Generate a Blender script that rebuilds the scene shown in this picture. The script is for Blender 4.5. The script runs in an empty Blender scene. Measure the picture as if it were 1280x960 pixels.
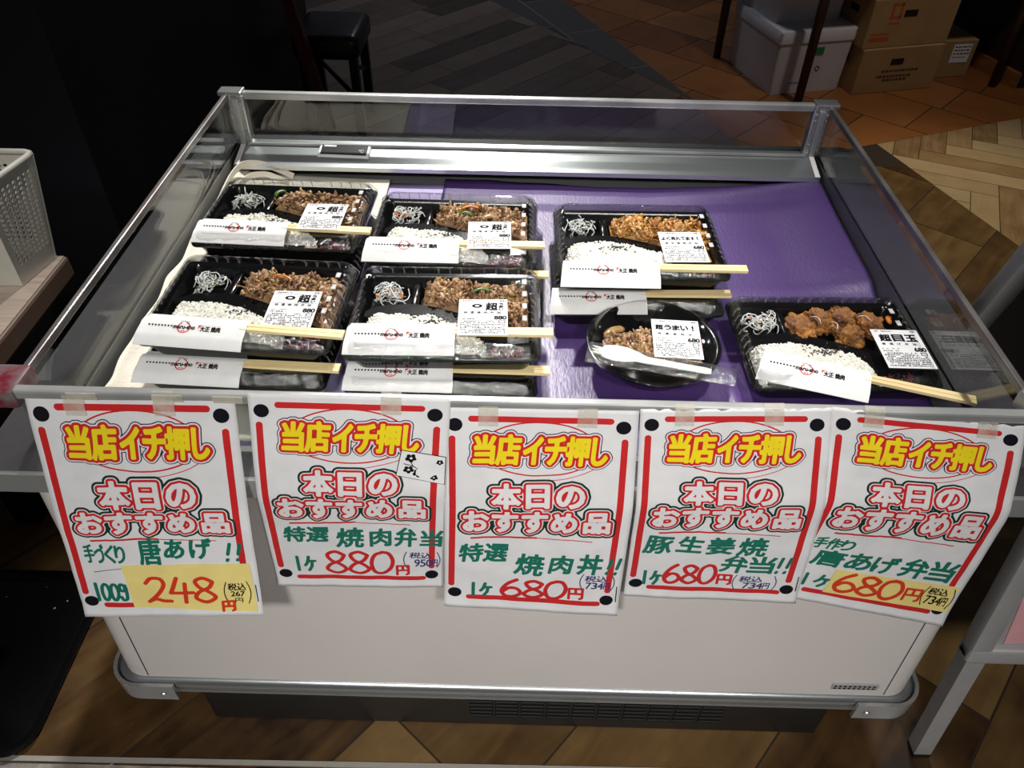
import bpy, bmesh, math, random
import numpy as np
from mathutils import Vector, Matrix, noise as mnoise

scene = bpy.context.scene
COL = scene.collection

# ------------------------------------------------------------------ camera
def cam_matrix(pitch, yaw, roll):
    f = np.array([math.sin(yaw)*math.cos(pitch), math.cos(yaw)*math.cos(pitch), -math.sin(pitch)])
    r = np.array([math.cos(yaw), -math.sin(yaw), 0.0]); u = np.cross(r, f)
    c, s = math.cos(roll), math.sin(roll)
    return c*r+s*u, -s*r+c*u, f
cam = bpy.data.cameras.new('camera'); cam_ob = bpy.data.objects.new('camera', cam); COL.objects.link(cam_ob)
cr, cu_, cf = cam_matrix(.742621503, -.00899517, .0183142816)
M = Matrix.Identity(4)
for i in range(3):
    M[i][0], M[i][1], M[i][2] = cr[i], cu_[i], -cf[i]
M[0][3], M[1][3], M[2][3] = -.00794849, -.6493289, 1.52386232
cam_ob.matrix_world = M
cam.sensor_fit = 'HORIZONTAL'; cam.sensor_width = 36.0; cam.lens = 970.0*36.0/1280.0
cam.clip_start = .02
scene.camera = cam_ob

# ------------------------------------------------------------------ world, lamps, exposure
scene.view_settings.view_transform = 'Standard'; scene.view_settings.look = 'None'
scene.view_settings.exposure = 0.0; scene.view_settings.gamma = 1.0; scene.view_settings.use_curve_mapping = False
world = bpy.data.worlds.new('dim_shop'); scene.world = world; world.use_nodes = True
world.node_tree.nodes['Background'].inputs[0].default_value = (.9, .92, 1, 1)
world.node_tree.nodes['Background'].inputs[1].default_value = .03

def spot(name, loc, target, power, size=70, blend=.6, radius=.05, color=(1, .97, .92)):
    l = bpy.data.lights.new(name, 'SPOT'); l.energy = power; l.spot_size = math.radians(size); l.spot_blend = blend
    l.shadow_soft_size = radius; l.color = color
    o = bpy.data.objects.new(name, l); COL.objects.link(o); o.location = loc
    o.rotation_euler = (Vector(target)-Vector(loc)).to_track_quat('-Z', 'Y').to_euler()
    return o
spot('ceiling_spot_case', (-.30, 1.85, 2.6), (-.24, .42, .8), 245, 40, .8, .04)
spot('ceiling_spot_case_right', (.65, .55, 2.6), (.35, .35, .8), 85, 46, .8, .04)
spot('ceiling_spot_rear', (-.12, 2.95, 2.6), (-.12, .50, .78), 130, 30, .9, .05)
spot('ceiling_spot_front', (-.55, -1.75, 2.6), (-.25, -.02, .45), 150, 46, .8, .16)
spot('ceiling_spot_front_right', (.65, -1.75, 2.6), (.42, -.02, .42), 110, 46, .8, .16)
spot('counter_fill', (-.85, -.5, 2.6), (-.98, .5, .75), 45, 34, .9, .06)  # added fill lamp that brightens the basket and counter
spot('ceiling_spot_floor', (1.75, 1.9, 2.7), (1.75, 2.0, 0), 120, 44, .9, .08, (1, .9, .74))
spot('ceiling_spot_boxes', (1.6, 2.3, 2.7), (1.7, 3.4, 0), 46, 56, .9, .08, (1, .88, .78))
spot('ceiling_spot_hall', (-.2, 5.2, 2.8), (-.1, 4.0, 0), 55, 80, 1, .1, (.82, .86, 1))

# ------------------------------------------------------------------ helpers: materials
def new_mat(name):
    m = bpy.data.materials.new(name); m.use_nodes = True
    return m, m.node_tree, m.node_tree.nodes['Principled BSDF']
def P(name, col, rough=.5, metal=0., spec=.5, coat=0., noise=None, bump=None, sheen=0.):
    """noise=(scale, other colour, detail[, stretch]); bump=(scale, strength[, stretch])"""
    m, nt, b = new_mat(name)
    b.inputs['Base Color'].default_value = (*col, 1); b.inputs['Roughness'].default_value = rough
    b.inputs['Metallic'].default_value = metal; b.inputs['Specular IOR Level'].default_value = spec
    b.inputs['Coat Weight'].default_value = coat; b.inputs['Sheen Weight'].default_value = sheen
    tc = nt.nodes.new('ShaderNodeTexCoord')
    def src(stretch):
        mp = nt.nodes.new('ShaderNodeMapping'); mp.inputs['Scale'].default_value = stretch
        nt.links.new(tc.outputs['Object'], mp.inputs[0]); return mp.outputs[0]
    n = nt.nodes.new('ShaderNodeTexNoise')
    if noise is None:
        noise = (35, tuple(c*.94 for c in col), 2)
    n.inputs['Scale'].default_value = noise[0]; n.inputs['Detail'].default_value = noise[2]
    nt.links.new(src(noise[3] if len(noise) > 3 else (1, 1, 1)), n.inputs['Vector'])
    ra = nt.nodes.new('ShaderNodeValToRGB'); ra.color_ramp.elements[0].position = .36; ra.color_ramp.elements[1].position = .64
    ra.color_ramp.elements[0].color = (*noise[1], 1); ra.color_ramp.elements[1].color = (*col, 1)
    nt.links.new(n.outputs[0], ra.inputs[0]); nt.links.new(ra.outputs[0], b.inputs['Base Color'])
    if bump:
        n2 = nt.nodes.new('ShaderNodeTexNoise'); n2.inputs['Scale'].default_value = bump[0]; n2.inputs['Detail'].default_value = 4
        nt.links.new(src(bump[2] if len(bump) > 2 else (1, 1, 1)), n2.inputs['Vector'])
        bp = nt.nodes.new('ShaderNodeBump'); bp.inputs['Strength'].default_value = bump[1]; bp.inputs['Distance'].default_value = .004
        nt.links.new(n2.outputs[0], bp.inputs['Height']); nt.links.new(bp.outputs[0], b.inputs['Normal'])
    return m
def pane(name, tint=(1, 1, 1), ior=1.5, rough=.02, bump=None, gain=1.0):
    """thin clear pane: transparent with a Fresnel reflection"""
    m = bpy.data.materials.new(name); m.use_nodes = True; nt = m.node_tree; nt.nodes.clear()
    out = nt.nodes.new('ShaderNodeOutputMaterial'); mix = nt.nodes.new('ShaderNodeMixShader')
    tr = nt.nodes.new('ShaderNodeBsdfTransparent'); tr.inputs[0].default_value = (*tint, 1)
    gl = nt.nodes.new('ShaderNodeBsdfGlossy'); gl.inputs['Roughness'].default_value = rough
    # Schlick reflectance, the same from either side of the thin film
    ge = nt.nodes.new('ShaderNodeNewGeometry'); dp = nt.nodes.new('ShaderNodeVectorMath'); dp.operation = 'DOT_PRODUCT'
    nt.links.new(ge.outputs['Normal'], dp.inputs[0]); nt.links.new(ge.outputs['Incoming'], dp.inputs[1])
    def mth(op, a, b=None, clamp=False):
        n = nt.nodes.new('ShaderNodeMath'); n.operation = op; n.use_clamp = clamp
        for k, q in enumerate((a, b)):
            if q is None: continue
            if isinstance(q, (int, float)): n.inputs[k].default_value = q
            else: nt.links.new(q, n.inputs[k])
        return n.outputs[0]
    f0 = ((ior-1)/(ior+1))**2
    x = mth('SUBTRACT', 1.0, mth('ABSOLUTE', dp.outputs['Value']), True); x = mth('POWER', x, 5.0)
    x = mth('MULTIPLY', mth('ADD', mth('MULTIPLY', x, 1-f0), f0), gain, True)
    nt.links.new(x, mix.inputs[0])
    nt.links.new(tr.outputs[0], mix.inputs[1]); nt.links.new(gl.outputs[0], mix.inputs[2])
    nt.links.new(mix.outputs[0], out.inputs[0])
    if bump:
        tc = nt.nodes.new('ShaderNodeTexCoord'); n = nt.nodes.new('ShaderNodeTexNoise'); n.inputs['Scale'].default_value = bump[0]
        n.inputs['Detail'].default_value = 3; nt.links.new(tc.outputs['Object'], n.inputs['Vector'])
        bp = nt.nodes.new('ShaderNodeBump'); bp.inputs['Strength'].default_value = bump[1]; bp.inputs['Distance'].default_value = .003
        nt.links.new(n.outputs[0], bp.inputs['Height']); nt.links.new(bp.outputs[0], gl.inputs['Normal'])
    return m
def plank_mat(name, ramp, rough, grain=(3., 60., 1), dark=.45):
    """wood planks: per-plank tone from the 'tone' attribute, grain along the UVs"""
    m, nt, b = new_mat(name)
    at = nt.nodes.new('ShaderNodeAttribute'); at.attribute_name = 'tone'
    uv = nt.nodes.new('ShaderNodeUVMap'); mp = nt.nodes.new('ShaderNodeMapping'); mp.inputs['Scale'].default_value = grain
    nt.links.new(uv.outputs[0], mp.inputs[0])
    n = nt.nodes.new('ShaderNodeTexNoise'); n.inputs['Scale'].default_value = 1; n.inputs['Detail'].default_value = 6; n.inputs['Distortion'].default_value = 1.2
    nt.links.new(mp.outputs[0], n.inputs['Vector'])
    n2 = nt.nodes.new('ShaderNodeTexNoise'); n2.inputs['Scale'].default_value = 9; n2.inputs['Detail'].default_value = 3
    nt.links.new(uv.outputs[0], n2.inputs['Vector'])
    a = nt.nodes.new('ShaderNodeMath'); a.operation = 'ADD'; nt.links.new(n.outputs[0], a.inputs[0]); nt.links.new(n2.outputs[0], a.inputs[1])
    a2 = nt.nodes.new('ShaderNodeMath'); a2.operation = 'MULTIPLY_ADD'; a2.inputs[1].default_value = dark; nt.links.new(a.outputs[0], a2.inputs[0])
    t2 = nt.nodes.new('ShaderNodeMath'); t2.operation = 'MULTIPLY_ADD'; t2.inputs[1].default_value = .75; t2.inputs[2].default_value = -dark+.12
    nt.links.new(at.outputs['Fac'], t2.inputs[0]); nt.links.new(t2.outputs[0], a2.inputs[2])
    r = nt.nodes.new('ShaderNodeValToRGB')
    r.color_ramp.elements[0].position = 0; r.color_ramp.elements[1].position = 1
    r.color_ramp.elements[0].color = (*ramp[0], 1); r.color_ramp.elements[1].color = (*ramp[-1], 1)
    for k in range(1, len(ramp)-1):
        e = r.color_ramp.elements.new(k/(len(ramp)-1)); e.color = (*ramp[k], 1)
    nt.links.new(a2.outputs[0], r.inputs[0]); nt.links.new(r.outputs[0], b.inputs['Base Color'])
    b.inputs['Roughness'].default_value = rough
    return m

MT = {}
MT['paper'] = P('poster_paper', (.80, .80, .82), .6, bump=(14, .12))
MT['ink_red'] = P('ink_red', (.62, .018, .02), .5)
MT['ink_yellow'] = P('ink_yellow', (.93, .74, .012), .5)
MT['ink_white'] = P('ink_white', (.82, .80, .82), .5)
MT['ink_navy'] = P('ink_navy', (.012, .012, .04), .5)
MT['ink_pine'] = P('ink_pine', (.008, .03, .022), .5)
MT['ink_black'] = P('ink_black', (.008, .008, .012), .8, spec=.1)
MT['ink_green'] = P('marker_green', (.006, .17, .115), .45)
MT['ink_blue'] = P('pen_blue', (.02, .025, .16), .45)
MT['ink_orange'] = P('marker_red', (.72, .045, .015), .45)
MT['yellow_paper'] = P('yellow_paper', (.9, .75, .26), .6)
MT['tape'] = pane('clear_tape', (.95, .94, .9), 1.45, .18, (90, .5))
def milky(m, col, amount):
    nt = m.node_tree; out = [n for n in nt.nodes if n.type == 'OUTPUT_MATERIAL'][0]; old = out.inputs[0].links[0].from_socket
    d = nt.nodes.new('ShaderNodeBsdfDiffuse'); d.inputs[0].default_value = (*col, 1); mx = nt.nodes.new('ShaderNodeMixShader')
    tc = nt.nodes.new('ShaderNodeTexCoord'); n = nt.nodes.new('ShaderNodeTexNoise'); n.inputs['Scale'].default_value = 60; n.inputs['Detail'].default_value = 4
    mm = nt.nodes.new('ShaderNodeMath'); mm.operation = 'MULTIPLY'; mm.inputs[1].default_value = amount*2
    nt.links.new(tc.outputs['Object'], n.inputs[0]); nt.links.new(n.outputs[0], mm.inputs[0]); nt.links.new(mm.outputs[0], mx.inputs[0])
    nt.links.new(old, mx.inputs[1]); nt.links.new(d.outputs[0], mx.inputs[2]); nt.links.new(mx.outputs[0], out.inputs[0])
milky(MT['tape'], (.78, .74, .64), .36)
MT['steel'] = P('brushed_steel', (.46, .48, .49), .3, .85, noise=(6, (.44, .46, .48), 4, (1, 30, 30)), bump=(8, .05, (1, 60, 60)))
MT['chrome'] = P('chrome_fitting', (.56, .57, .575), .25, .75)
MT['rail'] = P('rail_metal', (.58, .585, .58), .3, .45, noise=(9, (.38, .39, .39), 3))
MT['side_rail'] = P('side_rail_metal', (.25, .24, .235), .3, .5, noise=(9, (.14, .12, .12), 4))
MT['bumper'] = P('grey_bumper', (.40, .41, .405), .35, .4, noise=(7, (.33, .34, .335), 4))
MT['ledge_top'] = P('dark_outer_ledge', (.095, .09, .098), .25, .3)
MT['white_panel'] = P('white_enamel_panel', (.70, .655, .63), .3, noise=(3, (.66, .615, .595), 3))
MT['dark_base'] = P('dark_base_metal', (.018, .016, .015), .4, .3)
MT['slot'] = P('vent_slot_black', (.004, .004, .004), .6)
MT['deck'] = P('deck_grey', (.18, .185, .18), .45)
MT['deck_black'] = P('deck_back_black', (.012, .011, .014), .4)
MT['gasket'] = P('black_gasket', (.01, .01, .01), .5)
MT['glass'] = pane('case_glass', (.93, .955, .94), 1.52, .015)
MT['red_tape'] = P('peeling_red_tape', (.16, .008, .022), .4, noise=(42, (.17, .15, .155), 5))
MT['display_white'] = P('display_frame', (.85, .86, .87), .4)
MT['display_black'] = P('display_face', (.012, .013, .014), .3)
MT['purple'] = P('purple_sheet', (.072, .034, .165), .42, spec=1.0, noise=(4, (.062, .030, .145), 3), bump=(260, .16, (1, .35, 1)))
MT['lilac'] = P('sheen_lilac_sheet', (.46, .39, .66), .5, noise=(3, (.42, .35, .62), 3), bump=(150, .3))  # purple sheet's bright sheen put into the base colour as lilac
MT['canvas'] = P('cream_canvas', (.80, .76, .66), .8, noise=(12, (.76, .71, .60), 4), bump=(220, .35))
MT['tray_black'] = P('tray_black', (.006, .006, .0065), .16, spec=.3, bump=(60, .04))
MT['lid'] = pane('lid_film', (.965, .965, .965), 1.42, .03, (26, .16))
MT['lid_side'] = pane('lid_film_ribbed', (.88, .89, .90), 1.52, .06, (150, 1.0), 2.4)
MT['lid_rib'] = pane('lid_rib_film', (.9, .9, .9), 1.52, .08)
milky(MT['lid_rib'], (.85, .86, .88), .16)
MT['lid_facet_glint'] = pane('lid_facet_glint_film', (.9, .9, .9), 1.52, .08)
milky(MT['lid_facet_glint'], (.88, .89, .9), .5)  # milky white paints in the light reflected by the lid facets
MT['film'] = pane('cling_film', (.95, .95, .95), 1.6, .035, (90, 1.0), 1.3)
MT['rice'] = P('rice', (.95, .935, .87), .4, noise=(60, (.90, .885, .79), 2))
MT['rice_bed'] = P('rice_bed', (.95, .93, .86), .6)
MT['sesame'] = P('black_sesame', (.01, .009, .008), .45)
MT['beef'] = P('stir_fried_beef', (.56, .34, .18), .36, spec=.5, noise=(38, (.17, .08, .035), 6), bump=(240, .5))
MT['pork'] = P('ginger_pork', (.80, .43, .12), .36, spec=.5, noise=(40, (.36, .14, .03), 5), bump=(240, .5))
MT['onion'] = P('cooked_onion', (.48, .32, .13), .3, noise=(60, (.3, .17, .06), 3))
MT['karaage'] = P('fried_chicken', (.62, .27, .065), .45, noise=(26, (.085, .024, .009), 8), bump=(260, .9))
MT['carrot'] = P('carrot', (.72, .2, .02), .4)
MT['green'] = P('green_pepper', (.07, .16, .025), .35)
MT['lettuce'] = P('lettuce', (.42, .52, .2), .4, noise=(60, (.22, .36, .08), 3))
MT['noodle'] = P('glass_noodle', (.82, .84, .83), .25, spec=.6)
MT['pickle'] = P('red_pickle', (.22, .008, .035), .3)
MT['wood_stick'] = P('chopstick_wood', (.88, .72, .40), .55, noise=(14, (.80, .62, .31), 4, (1, 14, 14)))
MT['sleeve'] = P('sleeve_paper', (.84, .84, .84), .8, spec=.15, bump=(40, .1))
MT['label'] = P('label_paper', (.82, .82, .84), .8, spec=.15)
MT['spork'] = P('white_plastic', (.80, .82, .75), .4)
MT['black_wall'] = P('black_wall', (.016, .017, .023), .5, noise=(2, (.010, .011, .015), 4))
MT['maroon_wall'] = P('dark_maroon_wall', (.02, .006, .006), .6)
MT['base_wood'] = P('baseboard_wood', (.30, .12, .03), .5, noise=(10, (.2, .075, .018), 3, (1, 1, 10)))
MT['red_wood'] = P('reddish_wood', (.10, .022, .012), .4, noise=(8, (.06, .012, .008), 4, (8, 8, 1)))
MT['leg_wood'] = P('dark_leg_wood', (.045, .017, .010), .4, noise=(8, (.028, .010, .006), 4, (9, 9, 1)))
MT['stool_black'] = P('stool_black', (.006, .006, .007), .35)
MT['foam'] = P('styrofoam', (.66, .65, .70), .75, noise=(6, (.6, .59, .64), 4), bump=(120, .25))
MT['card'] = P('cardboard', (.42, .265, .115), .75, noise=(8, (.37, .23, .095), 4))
MT['card_dark'] = P('cardboard_darker_brown', (.36, .235, .10), .75)  # slightly darker brown for the small carton
MT['hole'] = P('hand_hole', (.004, .003, .003), .8)
MT['card_red'] = P('carton_print_red', (.52, .10, .03), .7)
MT['card_ink'] = P('carton_print_ink', (.08, .05, .03), .7)
MT['green_sticker'] = P('green_sticker', (.01, .22, .07), .5)
MT['counter_top'] = P('counter_laminate', (.44, .36, .30), .45, noise=(12, (.35, .275, .22), 5, (1, 14, 1)))
MT['counter_edge'] = P('counter_edge', (.15, .095, .07), .45, noise=(8, (.12, .075, .055), 3))
MT['black_metal'] = P('black_metal', (.008, .008, .008), .4, .4)
MT['basket'] = P('basket_plastic', (.70, .68, .61), .45)
MT['mat_black'] = P('black_tray_plastic', (.004, .004, .005), .32, bump=(180, .1))
MT['speck'] = P('white_speck', (.6, .6, .6), .6)
MT['sign_frame'] = P('sign_frame_alloy', (.46, .455, .46), .4, .25)
MT['sign_panel'] = P('sign_panel_grey', (.10, .09, .10), .5)
MT['pink'] = P('pink_notice', (.78, .40, .43), .6)
MT['threshold'] = P('threshold_steel', (.55, .52, .47), .4, .3)
MT['stone'] = P('grey_stone', (.42, .40, .37), .7, noise=(30, (.22, .205, .185), 8), bump=(160, .4))
MT['grout'] = P('tile_grout', (.16, .15, .14), .8)
MT['joint'] = P('floor_joint', (.03, .018, .010), .8)
MT['wood_brown'] = plank_mat('brown_planks', [(.022, .010, .004), (.085, .043, .014), (.155, .088, .030), (.24, .148, .058)], .4, (2.4, 17, 1), .8)
MT['wood_light'] = plank_mat('light_parquet', [(.14, .075, .03), (.34, .22, .10), (.46, .33, .17), (.52, .40, .23)], .4, (4, 46, 1), .5)
MT['wood_grey'] = plank_mat('greyed_planks', [(.032, .022, .018), (.095, .066, .050), (.16, .115, .088), (.21, .16, .135)], .33, (3, 30, 1), .4)
MT['slate'] = plank_mat('slate_tiles', [(.034, .028, .026), (.07, .062, .058), (.10, .095, .092)], .35, (6, 6, 1), .3)
MT['terracotta'] = plank_mat('terracotta_tiles', [(.10, .034, .010), (.2, .07, .018), (.30, .115, .03), (.34, .14, .045)], .42, (5, 5, 1), .35)

# ------------------------------------------------------------------ helpers: meshes
class MB:
    def __init__(self): self.v = []; self.f = []; self.m = []; self.mats = []
    def mi(self, mat):
        if mat not in self.mats: self.mats.append(mat)
        return self.mats.index(mat)
    def add(self, vs, fs, mat):
        o = len(self.v); k = self.mi(mat)
        self.v += [tuple(p) for p in vs]
        for f in fs: self.f.append(tuple(i+o for i in f)); self.m.append(k)
        return self
    def box(self, lo, hi, mat, X=None):
        (a, b, c), (d, e, f) = lo, hi
        vs = [(a, b, c), (d, b, c), (d, e, c), (a, e, c), (a, b, f), (d, b, f), (d, e, f), (a, e, f)]
        if X is not None: vs = [tuple(X @ Vector(p)) for p in vs]
        return self.add(vs, [(3, 2, 1, 0), (4, 5, 6, 7), (0, 1, 5, 4), (1, 2, 6, 5), (2, 3, 7, 6), (3, 0, 4, 7)], mat)
    def rbox(self, lo, hi, mat, r=.004, seg=2, X=None):
        bm = bmesh.new(); bmesh.ops.create_cube(bm, size=1)
        for v in bm.verts: v.co = Vector([(lo[i]+hi[i])/2+v.co[i]*(hi[i]-lo[i]) for i in range(3)])
        bmesh.ops.bevel(bm, geom=bm.edges[:], offset=r, segments=seg, profile=.5, affect='EDGES')
        bm.verts.index_update()
        vs = [v.co.copy() for v in bm.verts]
        if X is not None: vs = [X @ p for p in vs]
        self.add(vs, [[v.index for v in f.verts] for f in bm.faces], mat); bm.free(); return self
    def loft(self, rings, mat, cap0=True, cap1=True):
        n = len(rings[0]); vs = [p for r in rings for p in r]; fs = []
        for k in range(len(rings)-1):
            for i in range(n):
                j = (i+1) % n
                fs.append((k*n+i, k*n+j, (k+1)*n+j, (k+1)*n+i))
        if cap0: fs.append(tuple(range(n-1, -1, -1)))
        if cap1: fs.append(tuple((len(rings)-1)*n+i for i in range(n)))
        return self.add(vs, fs, mat)
    def tube(self, pts, r, mat, n=8, cap=True, flat=None):
        pts = [Vector(p) for p in pts]; rr = r if isinstance(r, (list, tuple)) else [r]*len(pts); rings = []
        up = Vector((0, 0, 1))
        for i, p in enumerate(pts):
            t = (pts[min(i+1, len(pts)-1)]-pts[max(i-1, 0)]).normalized()
            a = t.cross(up)
            if a.length < 1e-3: a = t.cross(Vector((1, 0, 0)))
            a.normalize(); b = a.cross(t).normalized()
            fa, fb = flat if flat else (1, 1)
            rings.append([p+a*math.cos(2*math.pi*k/n)*rr[i]*fa+b*math.sin(2*math.pi*k/n)*rr[i]*fb for k in range(n)])
        return self.loft(rings, mat, cap, cap)
    def lathe(self, prof, c, mat, n=48, cap0=False, cap1=False):
        return self.loft([[(c[0]+r*math.cos(2*math.pi*k/n), c[1]+r*math.sin(2*math.pi*k/n), c[2]+z) for k in range(n)] for r, z in prof], mat, cap0, cap1)
    def prism(self, poly, z0, z1, mat, X=None):
        n = len(poly); vs = [(x, y, z0) for x, y in poly]+[(x, y, z1) for x, y in poly]
        if X is not None: vs = [tuple(X @ Vector(p)) for p in vs]
        fs = [tuple(range(n-1, -1, -1)), tuple(range(n, 2*n))]+[(i, (i+1) % n, n+(i+1) % n, n+i) for i in range(n)]
        return self.add(vs, fs, mat)
    def build(self, name, parent=None, smooth=False, loc=None):
        me = bpy.data.meshes.new(name); me.from_pydata([tuple(p) for p in self.v], [], self.f); me.validate()
        for mt in self.mats: me.materials.append(mt)
        if len(me.polygons) == len(self.m): me.polygons.foreach_set('material_index', self.m)
        if smooth: me.polygons.foreach_set('use_smooth', [True]*len(me.polygons))
        me.update()
        o = bpy.data.objects.new(name, me); COL.objects.link(o)
        if parent is not None: o.parent = parent
        if loc is not None: o.location = loc
        return o
def autosmooth(o, deg=40):
    me = o.data
    me.polygons.foreach_set('use_smooth', [True]*len(me.polygons))
    try: me.set_sharp_from_angle(angle=math.radians(deg))
    except Exception: pass
    return o
def tag(o, label, cat, group=None, kind=None):
    o['label'] = label; o['category'] = cat
    if group: o['group'] = group
    if kind: o['kind'] = kind
    return o
def thing(name, label, cat, loc=(0, 0, 0), rz=0, group=None):
    o = bpy.data.objects.new(name, None); COL.objects.link(o); o.empty_display_size = .05
    o.location = loc; o.rotation_euler = (0, 0, rz)
    return tag(o, label, cat, group)
def struct(o): o['kind'] = 'structure'; return o
def base_copy(root, name=None):
    r = root.copy(); COL.objects.link(r)
    for ch in [c for c in bpy.data.objects if c.parent == root]:
        c = ch.copy(); COL.objects.link(c); c.parent = r
        for g in [q for q in bpy.data.objects if q.parent == ch]:
            d = g.copy(); COL.objects.link(d); d.parent = c
    return r
def rrect(w, d, r, z, n=5, cx=0, cy=0):
    pts = []
    for sx, sy, a0 in ((1, 1, 0), (-1, 1, 90), (-1, -1, 180), (1, -1, 270)):
        for k in range(n+1):
            a = math.radians(a0+90*k/n)
            pts.append((cx+sx*(w/2-r)+r*math.cos(a), cy+sy*(d/2-r)+r*math.sin(a), z))
    return pts

# ------------------------------------------------------------------ helpers: lettering
_font_cache = {}
def font_mesh(body, bold=0.0):
    key = (body, bold)
    if key not in _font_cache:
        c = bpy.data.curves.new('lettering', 'FONT'); c.body = body; c.size = 1; c.resolution_u = 3; c.offset = bold
        o = bpy.data.objects.new('lettering', c); COL.objects.link(o)
        dg = bpy.context.evaluated_depsgraph_get(); ev = o.evaluated_get(dg); me = ev.to_mesh()
        v = np.array([p.co[:2] for p in me.vertices]); f = [tuple(p.vertices) for p in me.polygons]
        cnt = {}
        for p in f:
            for i in range(len(p)):
                e = tuple(sorted((p[i], p[(i+1) % len(p)]))); cnt[e] = cnt.get(e, 0)+1
        key3 = np.round(v, 5)
        seg = {}
        for p in f:
            for i in range(len(p)):
                a, b = tuple(key3[p[i]]), tuple(key3[p[(i+1) % len(p)]])
                if a == b: continue
                e = (a, b) if a < b else (b, a); seg[e] = seg.get(e, 0)+1
        segs = np.array([e for e, n in seg.items() if n % 2 == 1])
        ev.to_mesh_clear(); bpy.data.objects.remove(o); bpy.data.curves.remove(c)
        _font_cache[key] = (v, f, segs)
    return _font_cache[key]
def fit_text(body, box, bold=0.0):
    """flat lettering scaled into box=(x0,y0,x1,y1), y up"""
    v, f, s = font_mesh(body, bold)
    lo, hi = v.min(0), v.max(0); sc = (np.array(box[2:])-np.array(box[:2]))/np.maximum(hi-lo, 1e-6)
    return (v-lo)*sc+np.array(box[:2]), f
def text_segs(body, box, shear=0., rot=0.):
    """outline segments fitted in a poster box (u0,v0,u1,v1) in mm, v down"""
    v, f, s = font_mesh(body)
    s = s.copy(); lo, hi = v.min(0), v.max(0)
    s = (s-lo)/(hi-lo); s[..., 0] += shear*(s[..., 1]-.5); s[..., 1] = 1-s[..., 1]
    out = s*np.array([box[2]-box[0], box[3]-box[1]])+np.array(box[:2])
    if rot:
        c = np.array([(box[0]+box[2])/2, (box[1]+box[3])/2]); a = math.radians(rot)
        out = (out-c) @ np.array([[math.cos(a), math.sin(a)], [-math.sin(a), math.cos(a)]])+c
    return out
def seg_dist(pts, segs):
    d = np.full(len(pts), 1e9)
    for k in range(0, len(segs), 40):
        a = segs[k:k+40, 0]; b = segs[k:k+40, 1]; ab = b-a; l2 = np.maximum((ab**2).sum(1), 1e-12)
        ap = pts[:, None, :]-a[None]; t = np.clip((ap*ab[None]).sum(2)/l2, 0, 1)
        q = ap-t[..., None]*ab[None]; d = np.minimum(d, np.sqrt((q**2).sum(2)).min(1))
    return d
def inside(pts, segs):
    c = np.zeros(len(pts), bool)
    for k in range(0, len(segs), 40):
        a = segs[k:k+40, 0][None]; b = segs[k:k+40, 1][None]; x = pts[:, None, 0]; y = pts[:, None, 1]
        cond = (a[..., 1] > y) != (b[..., 1] > y)
        dy = np.where(np.abs(b[..., 1]-a[..., 1]) < 1e-12, 1e-12, b[..., 1]-a[..., 1])
        xi = a[..., 0]+(y-a[..., 1])*(b[..., 0]-a[..., 0])/dy
        c ^= ((cond & (x < xi)).sum(1) % 2).astype(bool)
    return c
class Field:
    """signed distance on a grid (mm)"""
    def __init__(self, segs, pad, h, closed):
        lo = segs.reshape(-1, 2).min(0)-pad; hi = segs.reshape(-1, 2).max(0)+pad
        self.x = np.arange(lo[0], hi[0]+h, h); self.y = np.arange(lo[1], hi[1]+h, h); self.h = h
        gx, gy = np.meshgrid(self.x, self.y); pts = np.stack([gx.ravel(), gy.ravel()], 1)
        d = seg_dist(pts, segs)
        if closed: d = np.where(inside(pts, segs), -d, d)
        self.d = d.reshape(gx.shape)
    def polys(self, iso, maxrun=8):
        D = self.d-iso; X, Y = self.x, self.y; ny, nx = D.shape; out = []
        I = D < 0
        full = I[:-1, :-1] & I[1:, :-1] & I[:-1, 1:] & I[1:, 1:]
        some = (I[:-1, :-1] | I[1:, :-1] | I[:-1, 1:] | I[1:, 1:]) & ~full
        for j in range(ny-1):
            i = 0
            while i < nx-1:
                if full[j, i]:
                    k = i
                    while k < nx-1 and full[j, k] and k-i < maxrun: k += 1
                    out.append([(X[i], Y[j]), (X[k], Y[j]), (X[k], Y[j+1]), (X[i], Y[j+1])]); i = k
                else:
                    if some[j, i]:
                        c = [(X[i], Y[j], D[j, i]), (X[i+1], Y[j], D[j, i+1]), (X[i+1], Y[j+1], D[j+1, i+1]), (X[i], Y[j+1], D[j+1, i])]
                        poly = []
                        for a in range(4):
                            p, q = c[a], c[(a+1) % 4]
                            if p[2] < 0: poly.append(p[:2])
                            if (p[2] < 0) != (q[2] < 0):
                                t = p[2]/(p[2]-q[2]); poly.append((p[0]+t*(q[0]-p[0]), p[1]+t*(q[1]-p[1])))
                        if len(poly) > 2: out.append(poly)
                    i += 1
        return out
_flat = {}
def flat_text(body, box, bold, h):
    """bold lettering as flat polygons in box (metres, y up); bold and h in metres"""
    key = (body, box, bold, h)
    if key not in _flat:
        v, f, sg = font_mesh(body); lo, hi = v.min(0), v.max(0); w_, t_ = hi-lo
        sc = np.array([(box[2]-box[0])/w_, (box[3]-box[1])/t_])
        if sc[0] > 1.7*sc[1]: sc[0] = sc[1]
        off = np.array([((box[0]+box[2])-w_*sc[0])/2, box[1]])
        _flat[key] = Field(((sg-lo)*sc+off), bold+2*h, h, True).polys(bold, 6)
    return _flat[key]
def strokes(lines):
    s = []
    for l in lines:
        l = np.array(l, float); s += [[l[i], l[i+1]] for i in range(len(l)-1)]
    return np.array(s)
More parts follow.
